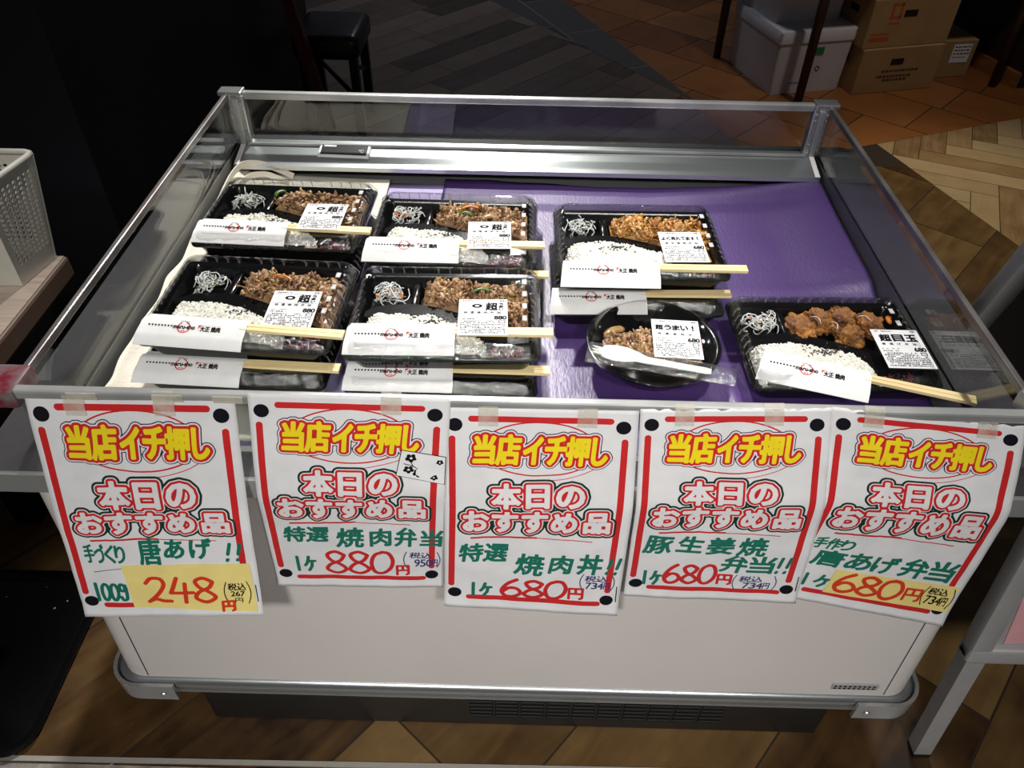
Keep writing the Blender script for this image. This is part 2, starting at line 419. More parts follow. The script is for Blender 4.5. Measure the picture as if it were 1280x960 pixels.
def smooth_line(pts, n=6):
    pts = np.array(pts, float); out = []
    for i in range(len(pts)-1):
        p0, p1, p2, p3 = pts[max(i-1, 0)], pts[i], pts[i+1], pts[min(i+2, len(pts)-1)]
        for k in range(n):
            t = k/n; out.append(.5*((2*p1)+(-p0+p2)*t+(2*p0-5*p1+4*p2-p3)*t*t+(-p0+3*p1-3*p2+p3)*t**3))
    out.append(pts[-1]); return out
DIG = {
 '0': [[(.55, .02), (.2, .15), (.03, .5), (.15, .9), (.5, .98), (.85, .75), (.97, .4), (.8, .08), (.5, .02)]],
 '2': [[(.05, .22), (.3, .03), (.7, .05), (.8, .3), (.5, .65), (.05, .95)], [(.05, .95), (.35, .85), (.7, .93), (1, .95)]],
 '4': [[(.38, .02), (.2, .35), (.03, .62), (.5, .62), (1, .60)], [(.70, .25), (.66, .6), (.62, 1.0)]],
 '6': [[(.72, .02), (.3, .28), (.05, .65), (.2, .95), (.6, .97), (.92, .75), (.75, .52), (.4, .5), (.1, .72)]],
 '8': [[(.85, .15), (.5, .02), (.15, .15), (.3, .4), (.7, .58), (.92, .8), (.5, .98), (.08, .82), (.25, .58), (.7, .4), (.88, .18)]],
 '円': [[(.06, .1), (.06, .98)], [(.06, .1), (.95, .08), (.95, .9), (.8, .98)], [(.5, .1), (.5, .55)], [(.06, .56), (.93, .55)]],
 'ケ': [[(.45, .0), (.3, .4), (.05, .62)], [(.3, .32), (1, .30)], [(.72, .32), (.65, .7), (.35, 1)]],
 '1': [[(.5, 0), (.5, 1)]], '|': [[(.5, 0), (.5, 1)]],
 'g': [[(.75, .1), (.35, .02), (.1, .2), (.3, .42), (.7, .38), (.85, .08), (.88, .55), (.75, .92), (.3, .98), (.1, .8)]],
 '!': [[(.75, 0), (.45, .62)], [(.36, .92), (.3, 1)]],
}
def digits(s, box, gap=.12):
    n = len(s); w = (box[2]-box[0])/(n+(n-1)*gap); out = []
    for k, ch in enumerate(s):
        for l in DIG[ch]:
            l = smooth_line(l, 5) if len(l) > 2 and ch not in '円ケ4' else l
            out.append([(box[0]+w*(k*(1+gap)+x), box[1]+(box[3]-box[1])*y) for x, y in l])
    return strokes(out)

# ================================================================== FLOOR
def clip(poly, A, B):
    """keep the part of poly on the left of the directed line A->B"""
    out = []
    f = lambda p: (B[0]-A[0])*(p[1]-A[1])-(B[1]-A[1])*(p[0]-A[0])
    for i in range(len(poly)):
        p, q = poly[i], poly[(i+1) % len(poly)]; a, b = f(p), f(q)
        if a >= 0: out.append(p)
        if (a >= 0) != (b >= 0):
            t = a/(a-b); out.append((p[0]+t*(q[0]-p[0]), p[1]+t*(q[1]-p[1])))
    return out
rnd = random.Random(5)
class FloorBuilder:
    def __init__(self): self.v = []; self.f = []; self.m = []; self.uv = []; self.tone = []; self.mats = []; self.z = 0.
    def face(self, poly, mat, uvf, tone, z=0.):
        if len(poly) < 3: return
        if mat not in self.mats: self.mats.append(mat)
        o = len(self.v); self.v += [(x, y, z+self.z) for x, y in poly]; self.f.append(tuple(range(o, o+len(poly))))
        self.m.append(self.mats.index(mat)); self.uv.append([uvf(p) for p in poly]); self.tone.append(tone)
    def planks(self, zone, ang, w, L, mat, gap=.0015, stagger=True, tones=(0, 1), rows=None):
        a = math.radians(ang); ux, uy = math.cos(a), math.sin(a); cx = sum(p[0] for p in zone)/len(zone); cy = sum(p[1] for p in zone)/len(zone)
        R = max(math.hypot(p[0]-cx, p[1]-cy) for p in zone)+L
        nr = int(R/w)+1; nl = int(R/L)+1
        for j in range(-nr, nr+1):
            off = rnd.uniform(0, L) if stagger else 0
            for i in range(-nl-1, nl+2):
                s0, s1, t0, t1 = i*L+off+gap, (i+1)*L+off-gap, j*w+gap, (j+1)*w-gap
                self.plank(zone, cx, cy, ux, uy, s0, s1, t0, t1, mat, rnd.uniform(*tones))
    def plank(self, zone, cx, cy, ux, uy, s0, s1, t0, t1, mat, tone, turn=False):
        poly = [(cx+s*ux-t*uy, cy+s*uy+t*ux) for s, t in ((s0, t0), (s1, t0), (s1, t1), (s0, t1))]
        for k in range(len(zone)):
            poly = clip(poly, zone[k], zone[(k+1) % len(zone)])
            if len(poly) < 3: return
        ou, ov = rnd.uniform(0, 40), rnd.uniform(0, 40)
        if turn: self.face(poly, mat, lambda p: (-(p[0]-cx)*uy+(p[1]-cy)*ux+ov, (p[0]-cx)*ux+(p[1]-cy)*uy+ou), tone); return
        self.face(poly, mat, lambda p: ((p[0]-cx)*ux+(p[1]-cy)*uy+ou, -(p[0]-cx)*uy+(p[1]-cy)*ux+ov), tone)
    def herring(self, zone, ang, w, L, mat, gap=.0015):
        a = math.radians(ang); ux, uy = math.cos(a), math.sin(a); cx = sum(p[0] for p in zone)/len(zone); cy = sum(p[1] for p in zone)/len(zone)
        n = int(L/w)
        for i in range(-40, 41):
            for j in range(-16, 17):
                s, t = i*w+j*L, i*w-j*L
                if abs(s) > 4.5 or abs(t) > 4.5: continue
                self.plank(zone, cx, cy, ux, uy, s+gap, s+L-gap, t+gap, t+w-gap, mat, rnd.uniform(.1, 1))
                self.plank(zone, cx, cy, ux, uy, s+gap, s+w-gap, t+w+gap, t+w+L-gap, mat, rnd.uniform(.1, 1), True)
    def build(self, name):
        me = bpy.data.meshes.new(name); me.from_pydata(self.v, [], self.f)
        for m in self.mats: me.materials.append(m)
        me.polygons.foreach_set('material_index', self.m)
        uvl = me.uv_layers.new(name='UVMap'); flat = [c for f in self.uv for p in f for c in p]; uvl.data.foreach_set('uv', flat)
        at = me.attributes.new('tone', 'FLOAT', 'FACE'); at.data.foreach_set('value', self.tone)
        me.update(); o = bpy.data.objects.new(name, me); COL.objects.link(o); return o
fb = FloorBuilder()
rotline = math.radians(1.0)
# zone corners (metres): light parquet right of the walkway, brown planks left of it, terracotta beyond
Lx = lambda y: 1.563+(2.645-y)*.309
near = [(-4, -.075), (Lx(-.075), -.075), (1.563, 2.645), (1.02, 2.43), (-4, 2.43)]
fb.planks(near, 49, .30, 1.3, MT['wood_brown'], .002)
par = [(Lx(-.075), -.075), (5, -.075), (5, 4.02), (1.563, 2.645)]
fb.herring(par, -23, .105, .525, MT['wood_light'])
grey = [(-4, 2.43), (1.02, 2.43), (-.36, 6.1), (-4, 6.1)]
fb.planks(grey, 50, .17, .95, MT['wood_grey'])
terr = [(1.02, 2.43), (5, 4.02), (5, 6.1), (-.36, 6.1)]
fb.planks(terr, -42, .33, .44, MT['terracotta'], .003, tones=(.1, .95))
slz = [(.83, 3.05), (-.36, 6.1), (-1.3, 6.1)]
fb.z = .0006; fb.face(slz, MT['grout'], lambda p: p, .5); fb.z = .0012
fb.planks(slz, -66, .40, .60, MT['slate'], .006)
fl = struct(fb.build('floor'))
g = MB().add([(-4, -.06, -.0015), (5, -.06, -.0015), (5, 6.1, -.0015), (-4, 6.1, -.0015)], [(0, 1, 2, 3)], MT['joint'])
struct(g.build('trim_2'))
g = MB().box((-2, -.0555, -.004), (3, -.046, .0035), MT['threshold']); o = struct(g.build('trim_1')); o.location = (0, -.010, 0); o.rotation_euler = (0, 0, .008)
fr = MB()
for k in range(-4, 5): fr.box((k*.6+.12+.002, -2.2, -.01), (k*.6+.72-.002, -.0565, -.001), MT['stone'])
o = struct(fr.build('floor_front')); o.location = (0, -.010, 0); o.rotation_euler = (0, 0, .008)
struct(MB().add([(-2.6, -2.2, -.011), (3.2, -2.2, -.011), (3.2, -.05, -.011), (-2.6, -.05, -.011)], [(0, 1, 2, 3)], MT['joint']).build('trim_3'))
# a slate band crossing the grey planks
# ================================================================== WALLS
w = MB().box((-3.4, 1.0, 0), (-1.0, 3.05, 2.7), MT['black_wall']); struct(w.build('wall_left'))
XW = Matrix.Translation((2.485, 3.32, 0)) @ Matrix.Rotation(math.radians(105.5), 4, 'Z')
struct(MB().box((0, -1.1, 0), (1.8, 0, 1.9), MT['maroon_wall'], XW).build('wall_right'))
struct(MB().box((0, 0, 0), (1.8, .022, .075), MT['base_wood'], XW).build('baseboard_right'))

# ================================================================== DISPLAY CASE
case = thing('display_case', 'white open-top refrigerated display case with glass sides, full of bento boxes', 'display case', (0, .43, 0))
def cpart(mb, name, smooth=None, parent=None):
    o = mb.build(name)
    o.data.transform(Matrix.Translation((0, -.43, 0))); o.parent = parent if parent else case
    if smooth: autosmooth(o, smooth)
    return o
def ring(hw, y0, y1, r, z, n=6): return rrect(2*hw, y1-y0, r, z, n, 0, (y0+y1)/2)
b = MB().loft([ring(.65, -.05, .92, .045, .305), ring(.6455, -.018, .90, .045, .752)], MT['white_panel'], True, False)
body = cpart(b, 'body', 40)
for sx in (-1, 1):
    s = MB()
    def fp(z): return -.05+(z-.305)/(.752-.305)*.032-.0006
    s.add([(sx*.598-.0008, fp(.31), .31), (sx*.598+.0008, fp(.31), .31), (sx*.598+.0008, fp(.748), .748), (sx*.598-.0008, fp(.748), .748)], [(0, 1, 2, 3)], MT['gasket'])
    cpart(s, 'panel_seam')
# bumper around the top of the body
def hollow(o_, i_, mat):   # o_, i_ = lists of (hw, y0, y1, r, z)
    mb = MB(); rings = [ring(*k) for k in o_]+[ring(*k) for k in reversed(i_)]
    return mb.loft(rings, mat, False, False)
b = hollow([(.681, -.024, .925, .015, .745), (.686, -.030, .93, .015, .749), (.686, -.030, .93, .015, .782), (.683, -.026, .927, .015, .785)],
           [(.60, .004, .868, .008, .745), (.60, .004, .868, .008, .78)], MT['bumper'])
b.loft([ring(.6832, -.0262, .9272, .015, .7852), ring(.60, .004, .868, .008, .797)], MT['ledge_top'], False, False)
cpart(b, 'bumper_rail', 50)
# bottom trim with corner caps
b = hollow([(.648, -.048, .92, .04, .262), (.656, -.055, .93, .045, .265), (.656, -.055, .93, .045, .281), (.659, -.059, .935, .045, .285), (.659, -.059, .935, .045, .299), (.652, -.052, .922, .04, .306)],
           [(.60, .0, .88, .02, .262), (.60, .0, .88, .02, .305)], MT['steel'])
trim = cpart(b, 'bottom_trim', 50)
for sx in (-1, 1):
    c = MB()
    arc = []
    for k in range(9):
        a = math.radians(180+90*k/8); arc.append((.617+.048*math.cos(a)*-1 if False else 0, 0))
    outer = [(.667, .02)]+[(.617+.050*math.cos(math.radians(-90*k/8)), -.017+.050*math.sin(math.radians(-90*k/8))) for k in range(9)]+[(.555, -.067)]
    inner = [(.555, -.061)]+[(.617+.044*math.cos(math.radians(-90*k/8)), -.017+.044*math.sin(math.radians(-90*k/8))) for k in range(8, -1, -1)]+[(.661, .02)]
    poly = [(sx*x, y) for x, y in outer+inner]
    if sx < 0: poly = poly[::-1]
    c.prism(poly, .261, .304, MT['chrome']); cc = cpart(c, 'corner_cap', 40, trim)
    sc = MB()
    for dx in (.575,):
        sc.lathe([(0.001, 0), (.006, 0), (.005, .002), (.001, .003)], (0, 0, 0), MT['chrome'], 12, True, True)
        sc.v = [(sx*dx+x, -.0675-z, .279+y) for x, y, z in sc.v]
    cpart(sc, 'screw', None, trim)
# base
b = MB().rbox((-.585, .02, 0), (.59, .86, .30), MT['dark_base'], .004)
base = cpart(b, 'base')
v = MB()
for r in range(6):
    z = .040+r*.0145
    for k in range(10): v.rbox((-.083+k*.0485, .0165, z), (-.083+k*.0485+.044, .0205, z+.007), MT['slot'], .0015, 1)
cpart(v, 'vent_grille', None, base)
# spec label
v = MB().box((.508, -.0507, .3255), (.582, -.0485, .341), MT['sign_frame'])
for r in range(2):
    for k in range(9): v.box((.511+k*.0077, -.0511, .3275+r*.0065), (.511+k*.0077+.0045, -.0507, .3275+r*.0065+.0035), MT['ink_black'])
cpart(v, 'spec_label')
# deck and inner walls
b = MB().box((-.597, .004, .735), (.597, .868, .752), MT['deck'])
b.box((-.5968, .005, .752), (-.5945, .86, .797), MT['deck']); b.box((.5945, .005, .752), (.5968, .86, .797), MT['deck'])
b.box((-.588, .005, .752), (.588, .014, .797), MT['deck'])
b.box((-.588, .835, .752), (.588, .86, .775), MT['deck_black'])
cpart(b, 'deck')
# ledge at the back (slopes down towards the front)
b = MB().loft([[(x, .868, .790), (x, .868, .803), (x, .792, .7875), (x, .785, .786), (x, .785, .777), (x, .792, .777)] for x in (-.588, .588)], MT['steel'])
ledge = cpart(b, 'back_ledge', 30)
b = MB()
for sx in (-1, 1): b.add([(sx*.588, .865, .8035), (sx*.578, .865, .8035), (sx*.578, .786, .7875), (sx*.588, .786, .7875)][::(1 if sx < 0 else -1)], [(0, 1, 2, 3)], MT['sleeve'])
b.box((-.57, .847, .800), (.57, .852, .8045), MT['rail'])
cpart(b, 'ledge_edge_strip', None, ledge)
cp = MB(); TL = Matrix.Translation((-.372, .833, .7962)) @ Matrix.Rotation(math.atan(.0155/.076), 4, 'X') @ Matrix.Rotation(-.03, 4, 'Z')
cp.rbox((-.053, -.022, 0), (.053, .022, .004), MT['display_white'], .002, 1, TL); cp.box((-.047, -.015, .004), (.047, .016, .0045), MT['display_black'], TL)
cp.box((-.043, .009, .0045), (-.018, .0135, .0048), MT['display_white'], TL)
tv, tf = fit_text('℃', (.030, -.008, .040, .002)); cp.add([TL @ Vector((x, y, .0049)) for x, y in tv], tf, MT['display_white'])
cpart(cp, 'temperature_display')
# glass panes
gl = MB().box((-.594, -.001, .796), (.594, .003, .893), MT['glass']); cpart(gl, 'glass_pane')
gl = MB().box((-.58, .866, .80), (.58, .870, .893), MT['glass']); cpart(gl, 'glass_pane')
for sx in (-1, 1):
    gl = MB().box((sx*.597-.002, .004, .796), (sx*.597+.002, .866, .893), MT['glass']); cpart(gl, 'glass_pane')
# rim rails
r_ = MB().rbox((-.6, -.006, .889), (.6, .007, .903), MT['rail'], .003); cpart(r_, 'rim_rail')
r_ = MB().rbox((-.59, .862, .888), (.59, .876, .903), MT['rail'], .003); cpart(r_, 'rim_rail')
for sx in (-1, 1):
    r_ = MB().rbox((sx*.599-.0045, .0, .890), (sx*.599+.0045, .868, .902), MT['side_rail'], .002); cpart(r_, 'rim_rail')
    ps = MB().rbox((sx*.582-.017, .853, .797), (sx*.582+.017, .874, .899), MT['chrome'], .003)
    ps.rbox((sx*.582-.006, .848, .80), (sx*.582+.006, .856, .895), MT['rail'], .002)
    ps.rbox((sx*.590-.024, .851, .897), (sx*.590+.024, .882, .907), MT['chrome'], .003)
    for z in (.815, .83, .87, .885): ps.lathe([(.0005, 0), (.003, 0), (.0025, .0015), (.0005, .002)], (0, 0, 0), MT['chrome'], 10) if False else None
    post = cpart(ps, 'corner_post')
    for z in (.812, .824, .874, .886):
        for dx in (-.011, .011):
            bt = MB().rbox((sx*.582+dx-.0025, .850, z-.0025), (sx*.582+dx+.0025, .8535, z+.0025), MT['rail'], .001, 1)
            cpart(bt, 'bolt', None, post)
    fc = MB().rbox((sx*.616-.026, -.010, .876), (sx*.616+.026, .042, .9045), MT['red_tape'] if sx < 0 else MT['bumper'], .006)
    o = cpart(fc, 'corner_cap', 40)
    if sx < 0: o['label'] = 'front corner cap wrapped in peeling red tape'
# bits of sticky tape left on the front rail
for x in (-.53, -.43, -.36): cpart(MB().box((x, -.0075, .893), (x+.035, -.0066, .9034), MT['tape']), 'tape_scrap')

# ================================================================== SHEETS AND TOTE IN THE CASE
def sheet(name, outline_fn, nx, ny, mat, zfun, thick, solid=True):
    vs = []; fs = []
    for j in range(ny+1):
        for i in range(nx+1):
            x, y = outline_fn(i/nx, j/ny); vs.append((x, y, zfun(x, y, i/nx, j/ny)))
    for j in range(ny):
        for i in range(nx):
            a = j*(nx+1)+i; fs.append((a, a+1, a+nx+2, a+nx+1))
    mb = MB().add(vs, fs, mat); o = mb.build(name, None, True)
    so = o.modifiers.new('thickness', 'SOLIDIFY'); so.thickness = thick; so.offset = 1
    return o
def nz(x, y, s, seed=0): return mnoise.noise(Vector((x*s, y*s, seed)))
def zp(x, y, u, v):
    z = .7535+.0012*nz(x, y, 9, 3)+.0008
    sm = lambda t: max(0, min(1, t))**2*(3-2*max(0, min(1, t)))
    z += .016*sm((x-.22)/.34)*sm((y-.60)/.19)
    if x > .45: z += .016*sm((x-.45)/.14)*(1-.6*sm((y-.60)/.19))*sm((y-.39)/.10)
    z += .0025*math.exp(-((y-.42-.08*(x-.2))/.012)**2)*(1 if x > .32 else 0)
    for cx in (.245, .30): z += .006*math.exp(-((x-cx-(.2-y)*.2)/.013)**2)*max(0, min(1, (.26-y)/.12))
    return z
def pout(u, v):
    x0 = -.165-.02*(1-v); x1 = .591; x = x0+(x1-x0)*u
    ytop = .806-.020*min(1, max(0, (u-.12)/.28))+.006*nz(u*5, 0, 1.7, 8)+(.02*max(0, u-.75))
    return x, .02+(ytop-.02)*v
o = sheet('purple_sheet', pout, 110, 80, MT['purple'], zp, .0006)
tag(o, 'purple fabric-textured sheet lining the right side of the case floor', 'sheet')
o = sheet('sheen_lilac_sheet', lambda u, v: (-.58+u*.45, .03+v*.757), 40, 40, MT['lilac'], lambda x, y, u, v: .7526+.0004*nz(x, y, 8, 1), .0004)
tag(o, 'purple under-sheet painted pale lilac for its sheen, showing behind the left stacks beside the cream tote', 'sheet')
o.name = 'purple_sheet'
tote = thing('tote_bag', 'cream canvas tote bag laid flat under the left stacks of bento', 'tote bag', (-.4, .45, .755))
def tz(x, y, u, v):
    z = .7560+.0010*nz(x, y, 14, 5)
    if x < -.545: z += .022*((-.545-x)/.043)**2
    if y > .72: z += .004*(y-.72)/.08
    if x < -.5 and y < .2: z += .004*abs(nz(x, y, 30, 2))
    return z
def tout(u, v):
    x0 = -.588+.004*nz(v*6, 0, 2, 4); x1 = -.275-.012*(1-v)
    y0 = .06; y1 = .800-.014*u
    x = x0+(x1-x0)*u
    if v > .93 and u < .12: x += (.12-u)*.12*(v-.93)/.07
    return x, y0+(y1-y0)*v
o = sheet('bag_body', tout, 60, 90, MT['canvas'], tz, .003)
o.data.transform(Matrix.Translation((.4, -.45, -.755))); o.parent = tote
# strap loop standing up at the back left corner
for pts, w_ in (([(-.580, .60, .775), (-.580, .67, .781), (-.578, .735, .788), (-.567, .775, .792), (-.542, .790, .789), (-.510, .790, .779), (-.470, .782, .766)], .0055),
                ([(-.572, .58, .768), (-.570, .65, .772), (-.562, .71, .777), (-.546, .752, .780), (-.520, .768, .776), (-.495, .765, .768), (-.475, .755, .763)], .0055)):
    pp = smooth_line(pts, 5); mb = MB(); rings = []
    for i, p in enumerate(pp):
        t = Vector(pp[min(i+1, len(pp)-1)])-Vector(pp[max(i-1, 0)]); t.normalize(); sd = Vector((.25, .3, 1)).cross(t).normalized(); up = t.cross(sd).normalized(); wv = up*.95+sd*.3; wv.normalize(); nn = t.cross(wv).normalized()
        p = Vector(p)
        rings.append([p+wv*w_+nn*.0012, p-wv*w_+nn*.0012, p-wv*w_-nn*.0012, p+wv*w_-nn*.0012])
    mb.loft(rings, MT['canvas']); o = mb.build('strap'); o.data.transform(Matrix.Translation((.4, -.45, -.755))); o.parent = tote; autosmooth(o, 50)

# ================================================================== BENTO BOXES
BW, BD = .270, .205
tray = MB()
tray.loft([rrect(.236, .172, .016, 0), rrect(.240, .176, .016, .003), rrect(.258, .193, .016, .027), rrect(BW, BD, .014, .0285), rrect(BW, BD, .014, .0315),
           rrect(.255, .190, .012, .0315), rrect(.250, .185, .012, .028), rrect(.236, .171, .012, .005)], MT['tray_black'], True, True)
UP = [(-.119, .012), (-.095, .027), (-.045, .030), (-.005, .019), (.045, -.003), (.085, -.030), (.119, -.046)]
LO = [(.119, -.056), (.078, -.059), (.050, -.050), (.020, -.024), (-.020, -.002), (-.060, .005), (-.119, -.001)]
up_s = smooth_line(UP, 5); lo_s = smooth_line(LO, 5); n_ = len(up_s)
tray.loft([[(a[0], a[1], .004), (a[0], a[1], .026), (b_[0], b_[1], .026), (b_[0], b_[1], .004)] for a, b_ in zip(up_s, lo_s[::-1])], MT['tray_black'])
tray.rbox((-.056, .026, .004), (-.044, .086, .026), MT['tray_black'], .003, 2)
tray_o = tray.build('tray'); autosmooth(tray_o, 45)
lid = MB()
def ribbed(w, d, r, z, amp, n=5, nrib=0):
    return rrect(w, d, r, z, n)
lid.loft([rrect(.268, .203, .014, .0322, 5), rrect(.262, .197, .015, .034, 5), rrect(.254, .189, .015, .0455, 5), rrect(.246, .181, .014, .049, 5)], MT['lid_side'], False, False)
lid.loft([rrect(.246, .181, .014, .049, 5), rrect(.236, .171, .014, .0486, 5), rrect(.11, .07, .01, .0482, 5)], MT['lid'], False, True)
for k in range(5):   # stiffening ribs moulded along the sides
    pass
ribs = lid
for side in (-1, 1):
    for k in range(9):
        y = -.062+k*.0155
        ribs.tube([(side*.130, y, .0355), (side*.1272, y, .0452), (side*.1225, y, .0490)], .0010, MT['lid_rib'], 6)
for k in range(13):
    if k in (4, 8): continue
    x = -.105+k*.0175
    ribs.tube([(x, .0978, .0355), (x, .0945, .0452), (x, .0900, .0490)], .0009, MT['lid_rib'], 6)

for y in (-.034, -.006, .024, .054): lid.rbox((.1095, y, .0472), (.1165, y+.012, .0487), MT['lid_facet_glint'], .0006, 1)  # row of painted highlights along the lid's right side
lid_o = lid.build('lid'); autosmooth(lid_o, 50)
def perim(w, d, r, n):
    base = rrect(w, d, r, 0, 8); base.append(base[0]); L = [0]
    for a, b_ in zip(base, base[1:]): L.append(L[-1]+math.hypot(b_[0]-a[0], b_[1]-a[1]))
    q = np.linspace(0, L[-1], n, endpoint=False)
    return list(zip(np.interp(q, L, [p[0] for p in base]), np.interp(q, L, [p[1] for p in base])))
film = MB(); frings = []
for w_, d_, z_, am in ((.238, .173, .0500, .0), (.250, .185, .0502, .0005), (.258, .193, .0465, .0014), (.265, .200, .0410, .0018), (.271, .206, .0345, .0012), (.2735, .2085, .0300, .0004)):
    pts_ = perim(w_, d_, .014, 150)
    frings.append([(x*(1+am*5*mnoise.noise(Vector((x*60, y*60, z_*200)))), y*(1+am*6*mnoise.noise(Vector((x*60, y*60, 9+z_*200)))), z_+am*mnoise.noise(Vector((x*110, y*110, 4+z_*300)))) for x, y in pts_])
film.loft(frings, MT['film'], False, False); film_o = film.build('cling_film', None, True)
def beef_art(mb, X):
    # a plain ink bowl, in place of the printed animal
    for k in range(18):
        a0, a1 = math.pi*2*k/18, math.pi*2*(k+1)/18
        pts = [(-.0085+.0075*math.cos(a)*s, .0265+.0048*math.sin(a)*s, .0004) for a, s in ((a0, 1), (a1, 1), (a1, .45), (a0, .45))]
        mb.add([X @ Vector(p) for p in pts], [(0, 1, 2, 3)], MT['ink_black'])
def make_label(kind):
    """price sticker, .069 x .087, origin at its centre; returns paper and print"""
    paper = MB().box((-.0345, -.0435, -.0004), (.0345, .0435, 0), MT['label'])
    pr = MB(); r = random.Random(kind)
    def t(body, box, bold=.012):
        for poly in flat_text(body, box, bold*.010, .00035 if box[3]-box[1] > .008 else .00022): pr.add([(x, y, .0003) for x, y in poly], [tuple(range(len(poly)))], MT['ink_black'])
    def dash(x0, x1, y, h):
        x = x0
        while x < x1:
            w_ = r.uniform(.0012, .0032)
            if r.random() < .75:
                pr.add([(x, y+r.uniform(-.15, .15)*h, .0003), (min(x+w_, x1), y, .0003), (min(x+w_, x1), y+h*r.uniform(.5, 1), .0003), (x, y+h*r.uniform(.5, 1), .0003)], [(0, 1, 2, 3)], MT['ink_black'])
            x += w_+r.uniform(.0004, .0014)
    dash(-.029, -.004, .0385, .0026); dash(.024, .032, .0383, .003)
    if kind == 'beef':
        t('超', (.004, .0160, .0200, .0340), .07)
        for k, ch in enumerate('うまい'): t(ch, (.0225, .0285-k*.0062, .0285, .0335-k*.0062), .035)
        beef_art(pr, Matrix.Identity(4))
        for a in ((-.032, .0355, .032, .036), (-.032, .0135, .032, .014)): pr.add([(a[0], a[1], .0003), (a[2], a[1], .0003), (a[2], a[3], .0003), (a[0], a[3], .0003)], [(0, 1, 2, 3)], MT['ink_black'])
        small, price = '特選焼肉弁当', '880'
    elif kind == 'pork':
        for k, ch in enumerate('よく売れてます!'): t(ch, (-.031+k*.0078, .019, -.0245+k*.0078, .0285), .045)
        small, price = '豚生姜焼弁当', '680'
    elif kind == 'bowl':
        for k, ch in enumerate('超うまい!'): t(ch, (-.029+k*.0122, .0195, -.0185+k*.0122, .0305), .06)
        small, price = '特選焼肉丼', '680'
    else:
        for k, ch in enumerate('超目玉'): t(ch, (-.026+k*.019, .0165, -.0105+k*.019, .0315), .08)
        small, price = '唐揚げ弁当', '680'
    for k, ch in enumerate(small): t(ch, (-.027+k*.056/len(small), .0075, -.027+k*.056/len(small)+.005, .0125), .01)
    t(price, (.016, -.0068, .0325, .0020), .05)
    dash(-.030, -.006, -.0015, .0018); dash(-.030, -.008, -.0065, .0026)
    for a in range(4):
        c = [(.022, -.0155), (.030, -.0155), (.030, -.0095), (.022, -.0095)]; p, q = c[a], c[(a+1) % 4]
    t('□', (.022, -.0155, .031, -.0092))
    for k in range(8): dash(-.031 if k else -.026, .017 if k < 2 else .031, -.012-k*.0039, .0026)
    return paper, pr

def rice_mesh(name, nb, seed, region, height, place):
    """bed + grains"""
    r = random.Random(seed); mb = MB()
    bx = 30; by = 16; vs = []; fs = []
    for j in range(by+1):
        for i in range(bx+1):
            x, y = region(i/bx, j/by); vs.append((x, y, height(x, y, i/bx, j/by)-.0010))
    for j in range(by):
        for i in range(bx):
            a = j*(bx+1)+i; fs.append((a, a+1, a+bx+2, a+bx+1))
    mb.add(vs, fs, MT['rice_bed'])
    for k in range(nb):
        u, v_ = r.random(), r.random(); x, y = region(u, v_); z = height(x, y, u, v_)+r.uniform(-.0013, .0003)
        a = r.uniform(0, 6.28); t = r.uniform(-.7, .7); L = r.uniform(.0026, .0036); w_ = r.uniform(.0012, .0016)
        d = Vector((math.cos(a)*math.cos(t), math.sin(a)*math.cos(t), math.sin(t)))
        c = Vector((x, y, z)); mb.tube([c-d*L, c-d*L*.6, c+d*L*.6, c+d*L], [w_*.25, w_, w_, w_*.25], MT['rice'], 5)
    return mb
def rice_region(u, v): # follows the plateau's lower edge
    x = -.114+u*.172
    ytop = np.interp(x, [p[0] for p in LO[::-1]], [p[1] for p in LO[::-1]])-.003
    if x > .05: ytop = -.052
    return x, -.083+(ytop+.083)*v
def rice_h(seed):
    def h(x, y, u, v):
        e = min(1, u/.10, (1-u)/.16, v/.1+.35, (1-v)/.16)
        return .012+.033*max(0, e)**.5*(.86+.16*nz(x, y, 30, seed)+.06*nz(x, y, 70, seed+3))
    return h
def sesame_mesh(seed, c, rad, h, n=55):
    r = random.Random(seed); mb = MB()
    for k in range(n):
        a = r.uniform(0, 6.28); q = abs(r.gauss(0, .5))*rad; x, y = c[0]+q*math.cos(a)*1.8, c[1]+q*math.sin(a)*.7
        z = h(x, y, (x+.114)/.172, min(1, max(0, .5)))+.0012; b_ = r.uniform(0, 6.28); d = Vector((math.cos(b_), math.sin(b_), .1))*.0019; p = Vector((x, y, z))
        mb.tube([p-d, p, p+d], [.0004, .0011, .0004], MT['sesame'], 5)
    return mb
def ribbon(mb, c, r, L, w_, mat, lift=.004, curl=1.0):
    a = r.uniform(0, 6.28); p = Vector(c); pts = []; th = a; ph = r.uniform(-.5, .5)
    for k in range(6):
        pts.append(p.copy()); th += r.uniform(-.7, .7)*curl; ph += r.uniform(-.6, .6)*curl; ph = max(-.8, min(.8, ph))
        p = p+Vector((math.cos(th)*math.cos(ph), math.sin(th)*math.cos(ph), math.sin(ph)))*(L/5)
    m_ = sum(pts, Vector())/6; pts = [q-m_+Vector(c) for q in pts]
    rings = []; tw = r.uniform(-1, 1)
    for i, q in enumerate(pts):
        t = (pts[min(i+1, 5)]-pts[max(i-1, 0)]).normalized(); s = t.cross(Vector((0, 0, 1)))
        if s.length < .01: s = Vector((1, 0, 0))
        s.normalize(); n = s.cross(t); tw += r.uniform(-.5, .5)
        s2 = s*math.cos(tw)+n*math.sin(tw); n2 = t.cross(s2); ww = w_*(.5+.5*math.sin(math.pi*(i+.6)/6.2))
        rings.append([q+s2*ww, q+n2*.0009, q-s2*ww, q-n2*.0009])
    mb.loft(rings, mat)
def meat_region(u, v):
    x = -.038+u*.157
    ylo = np.interp(x, [p[0] for p in UP], [p[1] for p in UP])+.004
    return x, ylo+(.082-ylo)*v
